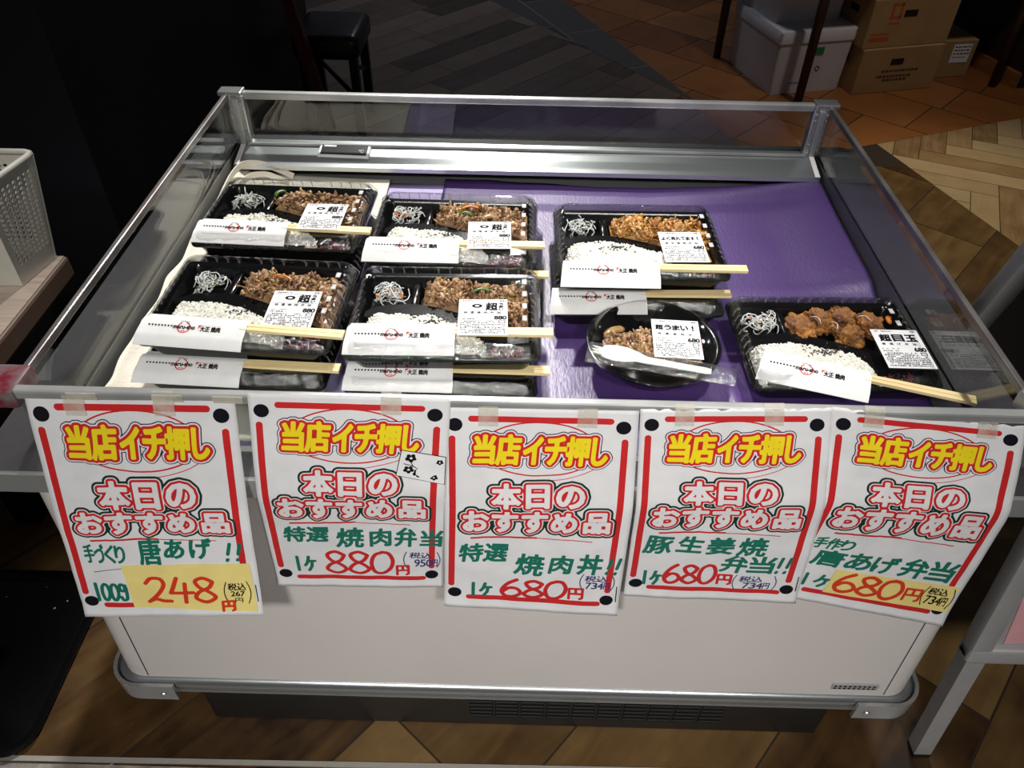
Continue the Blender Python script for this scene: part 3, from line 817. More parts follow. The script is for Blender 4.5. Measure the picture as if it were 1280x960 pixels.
def meat_h(seed):
    def h(x, y, u, v):
        e = min(1, u/.18+.1, (1-u)/.10+.2, v/.15+.2, (1-v)/.22)
        return .012+.030*max(0, e)**.5*(.80+.34*nz(x, y, 34, seed)+.1*nz(x, y, 80, seed))
    return h
def meat_mesh(seed, mat, region, h, n=300, w_=.0052, L=(.012, .028), extra=True):
    r = random.Random(seed); mb = MB(); bx, by = 24, 16; vs = []; fs = []
    for j in range(by+1):
        for i in range(bx+1):
            x, y = region(i/bx, j/by); vs.append((x, y, h(x, y, i/bx, j/by)-.004))
    for j in range(by):
        for i in range(bx):
            a = j*(bx+1)+i; fs.append((a, a+1, a+bx+2, a+bx+1))
    mb.add(vs, fs, mat)
    for k in range(n):
        u, v_ = r.uniform(.05, .95), r.uniform(.06, .94); x, y = region(u, v_)
        ribbon(mb, (x, y, h(x, y, u, v_)+r.uniform(-.004, .0012)), r, r.uniform(*L), w_*r.uniform(.5, 1.3), mat if r.random() < .88 else MT['onion'], curl=1.3)
    return mb
def strip_mesh(mat, seed, L=.03, w_=.003):
    r = random.Random(seed); mb = MB(); pts = [(-L/2+L*k/7, .004*math.sin(k*.5), .003*math.sin(math.pi*k/7)) for k in range(8)]
    mb.tube(pts, [w_*.5, w_, w_, w_, w_, w_, w_, w_*.5], mat, 6, True, (1, .5)); return mb
def salad_mesh(seed, cx=-.086, cy=.055, rx=.026, ry=.022):
    r = random.Random(seed); mb = MB()
    for k in range(34):
        a0 = r.uniform(0, 6.28); R = r.uniform(.006, .014); c = Vector((cx+r.uniform(-1, 1)*(rx-.008), cy+r.uniform(-1, 1)*(ry-.009), .016+r.uniform(0, .014)))
        tilt = Matrix.Rotation(r.uniform(-.9, .9), 3, 'X') @ Matrix.Rotation(r.uniform(-.9, .9), 3, 'Y')
        pts = []
        for i in range(9):
            a = a0+i*r.uniform(.3, .55); q = c+tilt @ Vector((R*math.cos(a), R*math.sin(a), .001*i)); q.z = min(.043, max(.008, q.z)); pts.append(q)
        mb.tube(pts, .00085, MT['noodle'], 5)
    return mb
def bits_mesh(seed, mat, n, cx, cy, rx, ry, z=.03):
    r = random.Random(seed); mb = MB()
    for k in range(n): ribbon(mb, (cx+r.uniform(-rx, rx), cy+r.uniform(-ry, ry), z+r.uniform(-.003, .003)), r, r.uniform(.008, .016), .0014, mat)
    return mb
def pickle_mesh(seed, cx=.088, cy=-.07, rx=.024, ry=.010):
    r = random.Random(seed); mb = MB()
    for k in range(40): ribbon(mb, (cx+r.uniform(-rx, rx), cy+r.uniform(-ry, ry), .012+r.uniform(0, .014)), r, r.uniform(.007, .013), .0018, MT['pickle'])
    return mb

labels = {k: make_label(k) for k in ('beef', 'pork', 'bowl', 'chicken')}
label_obs = {}
def put_label(kind, parent, loc, rz, tilt):
    if kind not in label_obs:
        pa, pr = labels[kind]; a = pa.build('price_label', parent); b_ = pr.build('label_print', a); label_obs[kind] = (a, b_)
    else:
        a0, b0 = label_obs[kind]; a = a0.copy(); COL.objects.link(a); a.parent = parent; b_ = b0.copy(); COL.objects.link(b_); b_.parent = a
    a.location = loc; a.rotation_euler = (-tilt, 0, rz); return a
proto = thing('bento_box', '', 'bento box', (0, 0, 0))
tray_o.parent = proto; lid_o.parent = proto; film_o.parent = proto
Z0 = .7562; PITCH = .0497
def local(root, x, y):
    a = root.rotation_euler.z; dx, dy = x-root.location.x, y-root.location.y
    return dx*math.cos(a)+dy*math.sin(a), -dx*math.sin(a)+dy*math.cos(a)
first = [True]
def bento(cx, cy, level, deg, label, z0=Z0, lab=None):
    r = proto if first[0] else base_copy(proto_clean)
    r.location = (cx, cy, z0+PITCH*level); r.rotation_euler = (0, 0, math.radians(deg)); r['label'] = label; r['group'] = 'bento boxes in the display case'
    if lab:
        kind, lx, ly, ldeg = lab; x, y = local(r, lx, ly)
        over = kind == 'beef' and ly not in (.222, .215, .200)
        put_label(kind, r, (x, y, .0533 if over else .0500), math.radians(ldeg-deg), math.radians(2.8 if over else 0))
    return r
proto_clean = proto
# build every box from a label-free copy
proto_clean = base_copy(proto); proto_clean['label'] = ''
first[0] = False
def remove_tree(root):
    for ch in [c for c in bpy.data.objects if c.parent == root]:
        for g_ in [q for q in bpy.data.objects if q.parent == ch]: bpy.data.objects.remove(g_)
        bpy.data.objects.remove(ch)
    bpy.data.objects.remove(root)
remove_tree(proto)
zt = Z0+.001
bento(-.402, .490, 0, -2, 'bento box underneath the back left stack, beside the tote strap', zt)
bento(-.106, .455, 0, -1, 'bento box underneath the back middle stack, left of the ginger pork', zt)
bento(-.404, .236, 0, -2.5, 'bento box underneath the front left stack on the cream tote', zt, ('beef', -.336, .215, 0))
bento(-.114, .226, 0, 0, 'bento box underneath the front middle stack, left of the round bowl', zt, ('beef', -.060, .200, 1))
bento(.178, .420, 0, 1, 'bento box underneath the ginger pork bento, behind the round bowl', Z0)
BOX = {
 'BL': bento(-.402, .505, 1, -2, 'stir-fried beef bento on top of the back left stack, nearest the tote strap', zt, ('beef', -.334, .470, 0)),
 'BM': bento(-.117, .469, 1, -.5, 'stir-fried beef bento on top of the back middle stack, with pale bamboo shoot pieces', zt, ('beef', -.058, .425, 2)),
 'FL': bento(-.395, .256, 1, -2.5, 'stir-fried beef bento on top of the front left stack, carrot strip on the meat', zt, ('beef', -.328, .222, 0)),
 'FM': bento(-.113, .243, 1, 1, 'stir-fried beef bento on top of the front middle stack, green vegetables in the meat', zt, ('beef', -.058, .211, 2)),
 'R2': bento(.183, .447, 1, .8, 'pale orange ginger pork bento on top of the stack behind the round bowl', Z0, ('pork', .250, .410, 2)),
 'FR': bento(.455, .258, 0, 1.5, 'fried chicken bento standing alone at the right end of the case', Z0+.001, ('chicken', .551, .228, 0)),
}
remove_tree(proto_clean)

def place(mb, name, root, label, cat, group=None, kind=None, smooth=True):
    o = mb.build(name, None, smooth); o.location = root.location; o.rotation_euler = root.rotation_euler
    return tag(o, label, cat, group, kind)
WHERE = {'BL': 'back left beef bento', 'BM': 'back middle beef bento', 'FL': 'front left beef bento', 'FM': 'front middle beef bento', 'R2': 'ginger pork bento', 'FR': 'fried chicken bento'}
for i, (k, rt) in enumerate(BOX.items()):
    h = rice_h(i*3+1)
    rc = place(rice_mesh('rice', 1100, i+11, rice_region, h, None), 'steamed_rice', rt, 'white steamed rice with black sesame in the '+WHERE[k], 'rice', 'rice beds in the bento boxes', 'stuff')
    ss = sesame_mesh(i+3, (-.015 if k != 'R2' else -.035, -.031), .026, h, 60 if k in ('FR', 'R2', 'FM') else 36).build('black_sesame', rc); ss['kind'] = 'stuff'
    sl = place(salad_mesh(i+40), 'noodle_salad', rt, 'clear glass-noodle salad in the '+WHERE[k], 'salad', 'side salads in the bento boxes', 'stuff')
    bits_mesh(i+70, MT['carrot'] if i % 2 else MT['green'], 7, -.086, .052, .02, .012).build('vegetable_shreds', sl)['kind'] = 'stuff'
    place(pickle_mesh(i+90), 'red_pickles', rt, 'dark red pickles at the front of the '+WHERE[k], 'pickles', 'pickles in the bento boxes', 'stuff')
    if k == 'FR': continue
    mh = meat_h(i*5+2)
    if k == 'R2':
        place(meat_mesh(i+5, MT['pork'], meat_region, mh, 260, .0066, (.014, .028)), 'ginger_pork', rt, 'glossy orange-brown ginger pork with onion under the clear lid', 'meat', None, 'stuff')
    else:
        place(meat_mesh(i+5, MT['beef'], meat_region, mh), 'stir_fried_beef', rt, 'brown stir-fried beef heaped in the '+WHERE[k], 'meat', 'beef in the bento boxes', 'stuff')
def bit(mb, name, root, x, y, z, deg, label, cat, group=None):
    o = mb.build(name, None, True); v = root.matrix_basis @ Vector((x, y, z)); o.location = v; o.rotation_euler = (0, 0, root.rotation_euler.z+math.radians(deg)); return tag(o, label, cat, group)
gp = 'vegetable pieces on the meat'
bit(strip_mesh(MT['carrot'], 1, .036, .0022), 'carrot_strip', BOX['FL'], .030, .052, .0425, -12, 'orange carrot strip lying on the beef of the front left bento', 'carrot', gp)
bit(strip_mesh(MT['carrot'], 2, .034, .0030), 'carrot_strip', BOX['BM'], .022, .055, .0425, 8, 'orange carrot strip lying on the beef of the back middle bento', 'carrot', gp)
bit(strip_mesh(MT['green'], 3, .024, .0035), 'green_pepper', BOX['BM'], .016, .035, .042, -5, 'green pepper piece in front of the carrot in the back middle bento', 'pepper', gp)
bit(strip_mesh(MT['onion'], 4, .030, .0065), 'bamboo_shoot', BOX['BM'], .056, .028, .040, 20, 'pale bamboo shoot slice in the back middle beef bento', 'bamboo shoot', gp)
bit(strip_mesh(MT['green'], 5, .030, .0030), 'green_pepper', BOX['FM'], .050, .040, .043, 12, 'green pepper strip on the beef of the front middle bento', 'pepper', gp)
bit(strip_mesh(MT['green'], 6, .024, .0045), 'green_pepper', BOX['BL'], -.030, .062, .038, 60, 'green pepper piece at the left edge of the back left beef', 'pepper', gp)
bit(strip_mesh(MT['onion'], 7, .030, .0014), 'onion_strip', BOX['R2'], .012, .045, .043, -70, 'pale onion strip curling on the ginger pork', 'onion', gp)
# fried chicken pieces
def chicken(seed, s):
    bm = bmesh.new(); bmesh.ops.create_icosphere(bm, subdivisions=5, radius=1)
    for v in bm.verts:
        p = v.co.copy(); d = .92+.34*mnoise.noise(p*1.3+Vector((seed, 0, 0)))+.38*abs(mnoise.noise(p*2.1+Vector((seed, 4, 0))))+.20*mnoise.noise(p*3.0+Vector((0, seed, 0)))+.14*mnoise.noise(p*6.5+Vector((0, 0, seed)))+.08*mnoise.noise(p*15)
        v.co = Vector((p.x*s[0], p.y*s[1], p.z*s[2]))*d
    bm.verts.index_update(); mb = MB().add([v.co for v in bm.verts], [[q.index for q in f.verts] for f in bm.faces], MT['karaage']); bm.free(); return mb
CH = [(-.026, .046, .022, (.023, .028, .016), 'dark fried chicken piece at the left end of the row of five'),
      (.008, .064, .024, (.019, .025, .016), 'fried chicken piece second from the left, beside the dark one'),
      (.043, .066, .026, (.026, .022, .017), 'large golden fried chicken piece at the back middle of the row'),
      (.082, .052, .025, (.025, .022, .016), 'fried chicken piece at the right end, behind the price label'),
      (.044, .026, .023, (.023, .021, .015), 'fried chicken piece in front, beside the corner of the price label')]
for i, (x, y, z, s, lb) in enumerate(CH): bit(chicken(i*4.3+1, s), 'fried_chicken', BOX['FR'], x, y, z, i*37, lb, 'fried chicken', 'fried chicken pieces in the right bento')
bit(bits_mesh(7, MT['lettuce'], 26, 0, 0, .008, .026, 0), 'lettuce_shreds', BOX['FR'], .108, .012, .026, 0, 'pale green lettuce beside the chicken at the right edge of its bento', 'lettuce')['kind'] = 'stuff'
bit(strip_mesh(MT['carrot'], 9, .018, .0045), 'carrot_strip', BOX['FR'], .112, .052, .036, 80, 'orange carrot piece at the right edge of the fried chicken bento', 'carrot', gp)
for i, (x, y, d) in enumerate(((-.006, .046, -50), (.018, .032, -75), (.070, .050, -28))):
    bit(strip_mesh(MT['sleeve'], 20+i, .020, .0007), 'mayonnaise_line', BOX['FR'], x, y, .0405, d, 'thin pale streak of dressing on the fried chicken, '+('leftmost', 'middle', 'rightmost')[i]+' of three', 'dressing', 'dressing streaks on the chicken')

# ------------------------------------------------------------------ chopsticks in paper sleeves
SL = (.148, .054)
def make_sticks(root):
    sl = MB(); n = 10; top = []
    prof = [(-SL[1]/2, -.0100), (-SL[1]/2+.010, -.0022), (-SL[1]/2+.016, .0004), (-.004, .0018), (.006, .0060), (.014, .0058), (.020, .0020), (SL[1]/2, .0006)]
    for e, x in ((0, -SL[0]/2), (.0, SL[0]/2-.012), (1, SL[0]/2)):
        pass
    rings = []
    for x, cut in ((-SL[0]/2, 0), (SL[0]/2, 0)):
        sk = .006 if x < 0 else 0
        rings.append([(x+sk*(y/SL[1]), y, z) for y, z in prof]+[(x+sk*(y/SL[1]), y, z-.0009) for y, z in prof[::-1]])
    sl.loft(rings, MT['sleeve']); so = sl.build('paper_sleeve', root); autosmooth(so, 40)
    pr = MB()
    def zs(y): return float(np.interp(y, [p[0] for p in prof], [p[1] for p in prof]))+.0004
    def t(body, box, mat, bold=.01):
        for poly in flat_text(body, box, bold*.004, .00022): pr.add([(x, y, zs(y)) for x, y in poly], [tuple(range(len(poly)))], mat)
    for k in range(8): # row of tiny marks
        t('■', (-.062+k*.0045, -.0008, -.0595+k*.0045, .0014), MT['ink_black'], .0)
    for k in range(28):
        if k in (6, 7, 8): continue
        a0, a1 = 2*math.pi*k/28, 2*math.pi*(k+1)/28
        q = [(-.012+R*math.cos(a), -.001+R*math.sin(a)*.95) for a, R in ((a0, .0090), (a1, .0090), (a1, .0074), (a0, .0074))]
        pr.add([(x, y, zs(y)) for x, y in q], [(3, 2, 1, 0)], MT['ink_red'])
    t('maru-sho', (-.0265, -.0028, .0035, .0028), MT['ink_black'], .09)
    t('■ ■', (-.0145, -.0068, -.0095, -.0052), MT['ink_red'])
    for k in range(6): t('■', (-.0185+k*.0022, .0078+.0008*math.sin(k), -.0171+k*.0022, .0092+.0008*math.sin(k)), MT['ink_black'])
    for (x0, y0, x1, y1) in ((.008, .0034, .040, .0037), (.008, -.0040, .0083, .0034)):
        pr.add([(x0, y0, zs(y0)), (x1, y0, zs(y0)), (x1, y1, zs(y1)), (x0, y1, zs(y1))], [(0, 1, 2, 3)], MT['ink_red'])
    pr.add([(.008, -.0005, zs(0)), (.0135, .0037, zs(.0035)), (.008, .0037, zs(.0035))], [(0, 1, 2)], MT['ink_red'])
    t('大正 焼肉', (.0115, -.0048, .039, .0024), MT['ink_black'], .09)
    pr.build('sleeve_print', so)
    for dy in (.0062, .0138):
        ck = MB(); rings = []
        for x, s in ((SL[0]/2-.010, .0024), (SL[0]/2+.02, .0032), (SL[0]/2+.134, .0038)):
            y = dy+(.0004 if dy > .01 else -.0004)*((x-SL[0]/2)/.13)-.001
            rings.append([(x, y-s, .0004), (x, y+s, .0004), (x, y+s, .0050), (x, y-s, .0050)])
        ck.loft(rings, MT['wood_stick']); ck.build('chopstick', root)
def sticks(x, y, z, deg, label, proto_=[None]):
    if proto_[0] is None:
        r = thing('chopstick_set', label, 'chopsticks', (x, y, z), math.radians(deg)); make_sticks(r); proto_[0] = r
    else:
        r = base_copy(proto_[0]); r.location = (x, y, z); r.rotation_euler = (0, 0, math.radians(deg)); r['label'] = label
    r['group'] = 'wooden chopsticks in white paper sleeves'; return r
zU = zt+PITCH+.0494; zL = zt+.0494
sticks(-.452, .172, zU, -4.5, 'chopsticks in a white sleeve on the front left top bento')
sticks(-.168, .168, zU, 1.0, 'chopsticks in a white sleeve on the front middle top bento')
sticks(-.457, .430, zU, -2.5, 'chopsticks in a white sleeve on the back left top bento')
sticks(-.178, .390, zU, .2, 'chopsticks in a white sleeve on the back middle top bento')
sticks(.130, .336, zU-.0008, .5, 'chopsticks in a white sleeve on the ginger pork bento')
sticks(.408, .170, Z0+.0504, -17, 'chopsticks in a white sleeve lying aslant on the fried chicken bento')
sticks(-.462, .152, zL, -2.5, 'chopsticks in a white sleeve on the lower front left bento, just above the first poster')
sticks(-.171, .149, zL, 0, 'chopsticks in a white sleeve on the lower front middle bento, above the second poster')
sticks(-.170, .382, zL, 0, 'chopsticks in a white sleeve squeezed between the two boxes of the back middle stack')
sticks(.116, .335, zL-.0008, 2, 'chopsticks in a white sleeve on the lower box behind the round bowl')

# ------------------------------------------------------------------ round beef bowl
bowl = thing('rice_bowl', 'round black takeaway bowl of beef with clear lid in front of the ginger pork', 'bowl', (.191, .238, Z0+.001))
bm_ = MB().lathe([(.001, 0), (.058, 0), (.062, .002), (.070, .012), (.089, .036), (.096, .040), (.098, .042), (.098, .045), (.093, .046), (.089, .043), (.070, .020), (.058, .010), (.001, .008)], (0, 0, 0), MT['tray_black'], 64, True, True)
o = bm_.build('bowl_body', bowl); autosmooth(o, 50)
bm_ = MB().lathe([(.098, .0465), (.094, .048), (.086, .054), (.082, .0595), (.079, .0600), (.076, .0575), (.040, .0578), (.001, .0580)], (0, 0, 0), MT['lid'], 64, False, True)
o = bm_.build('lid', bowl); autosmooth(o, 60)
bm_ = MB().lathe([(.0975, .0468), (.1000, .0462), (.0985, .040), (.088, .0315)], (0, 0, 0), MT['film'], 64)
o = bm_.build('cling_film', bowl); autosmooth(o, 60)
put_label('bowl', bowl, (.030, -.012, .0600), math.radians(-3), 0)
def disk_region(u, v):
    x = -.078+u*.150; m = math.sqrt(max(0, .078**2-x*x)); m2 = min(m, .052); return x, -m2*.8+(m2*1.2)*v
bh = lambda x, y, u, v: .037+.014*max(0, 1-(x*x+y*y)/.0066)*(.9+.4*nz(x, y, 30, 9))
o = meat_mesh(77, MT['beef'], lambda u, v: disk_region(.03+u*.94, v), bh, 420, .0045, (.012, .024)).build('stir_fried_beef', None, True); o.location = bowl.location
tag(o, 'brown stir-fried beef filling the round bowl', 'meat', None, 'stuff')
def bowl_bit(mb, name, x, y, z, d, label, cat):
    o = mb.build(name, None, True); o.location = (bowl.location.x+x, bowl.location.y+y, bowl.location.z+z); o.rotation_euler = (0, 0, math.radians(d)); return tag(o, label, cat, gp)
bowl_bit(strip_mesh(MT['carrot'], 31, .034, .0035), 'carrot_strip', -.012, -.004, .0460, -50, 'orange carrot strip on the beef in the round bowl', 'carrot')
bowl_bit(strip_mesh(MT['green'], 32, .034, .0045), 'green_pepper', -.021, -.004, .0452, -65, 'dark green pepper strip beside the carrot in the round bowl', 'pepper')
bowl_bit(strip_mesh(MT['onion'], 33, .036, .0075), 'onion_slice', -.055, .022, .0405, 40, 'pale onion slice at the left of the beef in the round bowl', 'onion')
o = pickle_mesh(5, 0, 0, .008, .012).build('red_pickles', None, True); o.location = (bowl.location.x+.062, bowl.location.y-.012, bowl.location.z+.024)
tag(o, 'dark red pickles at the right side of the round bowl', 'pickles', 'pickles in the bento boxes', 'stuff')
# spork in its clear wrapper
sp = thing('spork', 'white plastic spork in clear wrapper lying across the round bowl', 'spork', (.182, .170, Z0+.0625), math.radians(-13.5))
mb = MB(); prof = [(-.078, .003), (-.070, .013), (-.055, .0165), (-.040, .0155), (-.025, .0105), (-.010, .0070), (.02, .0062), (.07, .0060), (.078, .0045)]
rings = []
for x, w_ in prof:
    cup = .004 if x < -.02 else 0
    rings.append([(x, -w_, .0025+cup*.8), (x, -w_*.5, .0025-0*cup), (x, 0, .0018), (x, w_*.5, .0025), (x, w_, .0025+cup*.8), (x, w_, .0010+cup*.8), (x, 0, .0002), (x, -w_, .0010+cup*.8)])
mb.loft(rings, MT['spork']); o = mb.build('spork_body', sp); autosmooth(o, 50)
tm = MB()
for dy in (-.006, 0, .006): tm.tube([(-.074, dy*.9, .0035), (-.083, dy, .0050), (-.0885, dy*1.1, .0062)], [.0020, .0016, .0006], MT['spork'], 8)
tm.build('tines', sp, True)
wr = MB(); nxw, nyw = 46, 12; vs = []; fs = []
for j in range(nyw+1):
    for i in range(nxw+1):
        u, v = i/nxw, j/nyw; x = -.094+u*.205; y = (v-.5)*(.044-.010*u); z = .0072*math.sin(math.pi*v)**.5+.0012*mnoise.noise(Vector((x*90, y*140, 3)))+.0006
        vs.append((x, y-.002, z))
for j in range(nyw):
    for i in range(nxw):
        a = j*(nxw+1)+i; fs.append((a, a+1, a+nxw+2, a+nxw+1))
MT['wrapper'] = pane('crinkled_wrapper', (.93, .93, .93), 1.8, .06, (120, 1.0), 1.6); milky(MT['wrapper'], (.8, .82, .82), .04)
wr.add(vs, fs, MT['wrapper']); wr.build('clear_wrapper', sp, True)

# ================================================================== POSTERS
POST = [
 dict(k='P1', g=[(-.582, -.004, .897), (-.335, -.004, .902), (-.589, -.047, .736), (-.340, -.047, .748), (-.582, -.1, .578), (-.338, -.1, .594)], straight=True, lay=0,
      label='poster at the far left end, tilted, with 248 yen on yellow paper'),
 dict(k='P2', g=[(-.319, -.004, .907), (-.084, -.004, .907), (-.325, -.044, .772), (-.092, -.044, .776), (-.330, -.052, .590), (-.102, -.052, .597)], lay=0,
      label='poster priced 880 yen with a small flower sticker at its right edge'),
 dict(k='P3', g=[(-.094, -.006, .894), (.134, -.006, .896), (-.094, -.047, .761), (.138, -.047, .765), (-.100, -.072, .584), (.137, -.072, .569)], lay=.0016,
      label='middle poster of the five, priced 680 yen, hanging lowest'),
 dict(k='P4', g=[(.135, -.006, .899), (.353, -.006, .909), (.141, -.047, .776), (.370, -.047, .781), (.145, -.056, .594), (.381, -.056, .588)], lay=.0016,
      label='second poster from the right, 680 yen, no yellow paper, cracked tape on top'),
 dict(k='P5', g=[(.354, -.004, .908), (.587, -.004, .885), (.366, -.044, .786), (.599, -.044, .772), (.352, -.052, .600), (.605, -.052, .531)], lay=0,
      label='poster at the right end with 680 yen on a yellow slip'),
]
VF = 160.
def poster_fn(d):
    g = [Vector(p) for p in d['g']]
    def S(u, v):
        a = u/257.
        def lin(v):
            if v < VF: t = v/VF; return (g[0].lerp(g[1], a)).lerp(g[2].lerp(g[3], a), t)
            t = (v-VF)/(364-VF); return (g[2].lerp(g[3], a)).lerp(g[4].lerp(g[5], a), t)
        w_ = 14.
        if abs(v-VF) < w_:
            t = (v-(VF-w_))/(2*w_); p = (lin(VF-w_).lerp(lin(VF), t)).lerp(lin(VF).lerp(lin(VF+w_), t), t)
        else: p = lin(v)
        q = p.copy(); ww = min(1, v/60.)
        q.y -= ww*(.0014*mnoise.noise(Vector((u/55., v/70., d['g'][0][0]*9)))+.0010+.0006*mnoise.noise(Vector((u/20., v/24., d['g'][0][0]*5))))
        if v > 330: q.y -= .003*((v-330)/34)**2
        return q
    def N(u, v):
        e = 4.; du = S(min(u+e, 257), v)-S(max(u-e, 0), v); dv = S(u, min(v+e, 364))-S(u, max(v-e, 0)); n = dv.cross(du).normalized()
        return n if n.y < 0 else -n
    return S, N
def fast_map(S, N):
    us = np.linspace(0, 257, 44); vs = np.linspace(0, 364, 62)
    PS = np.array([[S(u, v) for u in us] for v in vs]); NS = np.array([[N(u, v) for u in us] for v in vs])
    def f(u, v, off):
        x = min(max(u/257*43, 0), 42.9999); y = min(max(v/364*61, 0), 60.9999); i, j = int(x), int(y); a, b_ = x-i, y-j
        w00, w10, w01, w11 = (1-a)*(1-b_), a*(1-b_), (1-a)*b_, a*b_
        p = PS[j, i]*w00+PS[j, i+1]*w10+PS[j+1, i]*w01+PS[j+1, i+1]*w11; n = NS[j, i]
        return tuple(p+n*off)
    return f, us, vs
_fields = {}
def text_field(key, body, box, pad, h, **kw):
    k = (key, body, box)
    if k not in _fields: _fields[k] = Field(text_segs(body, box, **kw), pad, h, True)
    return _fields[k]
def layers(mb, F, fld, ls, base=.0003):
    for n, (iso, mat) in enumerate(ls):
        off = base+n*.00028
        for poly in fld.polys(iso):
            k = len(mb.v); vs = [F(u, v, off) for u, v in poly]; mb.add(vs, [tuple(range(len(vs)))], mat)
def multi_text(chars, box, gap=0., **kw):
    n = len(chars); w_ = (box[2]-box[0])/(n+(n-1)*gap)
    return np.concatenate([text_segs(c, (box[0]+w_*k*(1+gap), box[1], box[0]+w_*k*(1+gap)+w_, box[3]), **kw) for k, c in enumerate(chars)])
HEAD = None
def heading_field():
    segs = []
    spec = [('当', 42, 68, 41, 84), ('店', 72, 102, 40, 85), ('イ', 108, 131, 43, 84), ('チ', 137, 163, 42, 84), ('押', 165, 193, 42, 85), ('し', 199, 218, 43, 84)]
    for c, a, b_, t, u in spec: segs.append(text_segs(c, (a, t, b_, u), shear=.12))
    return Field(np.concatenate(segs), 11, 1.0, True)
def sub_field():
    segs = [text_segs('本', (66, 118, 103, 158)), text_segs('日', (113, 120, 142, 157)), text_segs('の', (154, 121, 190, 156))]
    for c, a, b_, t, u in [('お', 27, 60, 166, 201), ('す', 67, 100, 166, 202), ('す', 108, 141, 166, 202), ('め', 149, 182, 167, 201), ('品', 194, 228, 167, 201)]: segs.append(text_segs(c, (a, t, b_, u)))
    return Field(np.concatenate(segs), 11, 1.0, True)
HF, SF = heading_field(), sub_field()
def wobble(pts, r, amp):
    return [(x+r.uniform(-amp, amp), y+r.uniform(-amp, amp)) for x, y in pts]
TXT = {
 'P1': dict(green=[('手づくり', (23, 225, 80, 258), .25, -3), ('唐', (98, 213, 130, 262), .1, 0), ('あ', (134, 216, 162, 252), .1, 0), ('げ', (168, 214, 199, 252), .1, 0)],
            gd=[('!', (214, 224, 228, 256)), ('!', (228, 224, 242, 256)), ('100g', (21, 300, 70, 333))], red=('248', (97, 288, 196, 338)), yen=(201, 335, 219, 354), tax=('税込', '267', (212, 301, 238, 315), (215, 317, 235, 327)), yen2=(220, 330, 231, 339), par=(207, 298, 243, 341),
            yellow=[(70, 263), (247, 262), (250, 357), (75, 346)]),
 'P2': dict(green=[('特選', (24, 225, 90, 257), .15, -2), ('焼', (99, 228, 141, 270), .1, 0), ('肉', (148, 228, 180, 267), .1, 0), ('弁', (184, 226, 217, 266), .1, 0), ('当', (221, 228, 254, 264), .1, 0)],
            gd=[('1ケ', (29, 294, 63, 326))], red=('880', (78, 280, 181, 333)), yen=(185, 311, 204, 335), tax=('税込', '950円', (205, 281, 238, 295), (212, 298, 247, 315)), par=(197, 280, 250, 318)),
 'P3': dict(green=[('特選', (20, 230, 90, 264), .15, -3), ('焼', (100, 246, 143, 288), .1, 0), ('肉', (150, 248, 183, 284), .1, 0), ('丼', (190, 244, 226, 284), .1, 0)],
            gd=[('!', (229, 250, 242, 280)), ('!', (241, 250, 254, 280)), ('1ケ', (34, 312, 68, 338))], red=('680', (82, 300, 178, 338)), yen=(181, 312, 203, 335), tax=('税込', '734円', (203, 286, 236, 298), (205, 300, 240, 313)), par=(197, 283, 246, 315)),
 'P4': dict(green=[('豚', (19, 224, 60, 262), .1, 0), ('生', (66, 224, 104, 258), .1, 0), ('姜', (108, 224, 148, 260), .1, 0), ('焼', (152, 224, 195, 262), .1, 0), ('弁当', (134, 264, 212, 300), .1, 0)],
            gd=[('!', (212, 266, 224, 298)), ('!', (224, 266, 236, 298)), ('1ケ', (20, 305, 50, 334))], red=('680', (54, 286, 130, 330)), yen=(133, 306, 154, 329), tax=('税込', '734円', (165, 308, 200, 321), (172, 323, 212, 337)), par=(157, 306, 220, 340)),
 'P5': dict(green=[('手作り', (16, 228, 74, 250), .2, 0), ('唐', (24, 252, 70, 284), .1, 0), ('あげ', (72, 252, 148, 284), .1, 0), ('弁当', (152, 248, 232, 284), .1, 0)],
            gd=[('1ケ', (18, 306, 66, 330))], red=('680', (72, 293, 172, 333)), yen=(176, 302, 202, 328), tax=('税込', '734円', (209, 296, 240, 309), (210, 312, 244, 328)), par=(204, 294, 250, 332),
            yellow=[(66, 289), (250, 289), (253, 338), (62, 340)]),
}
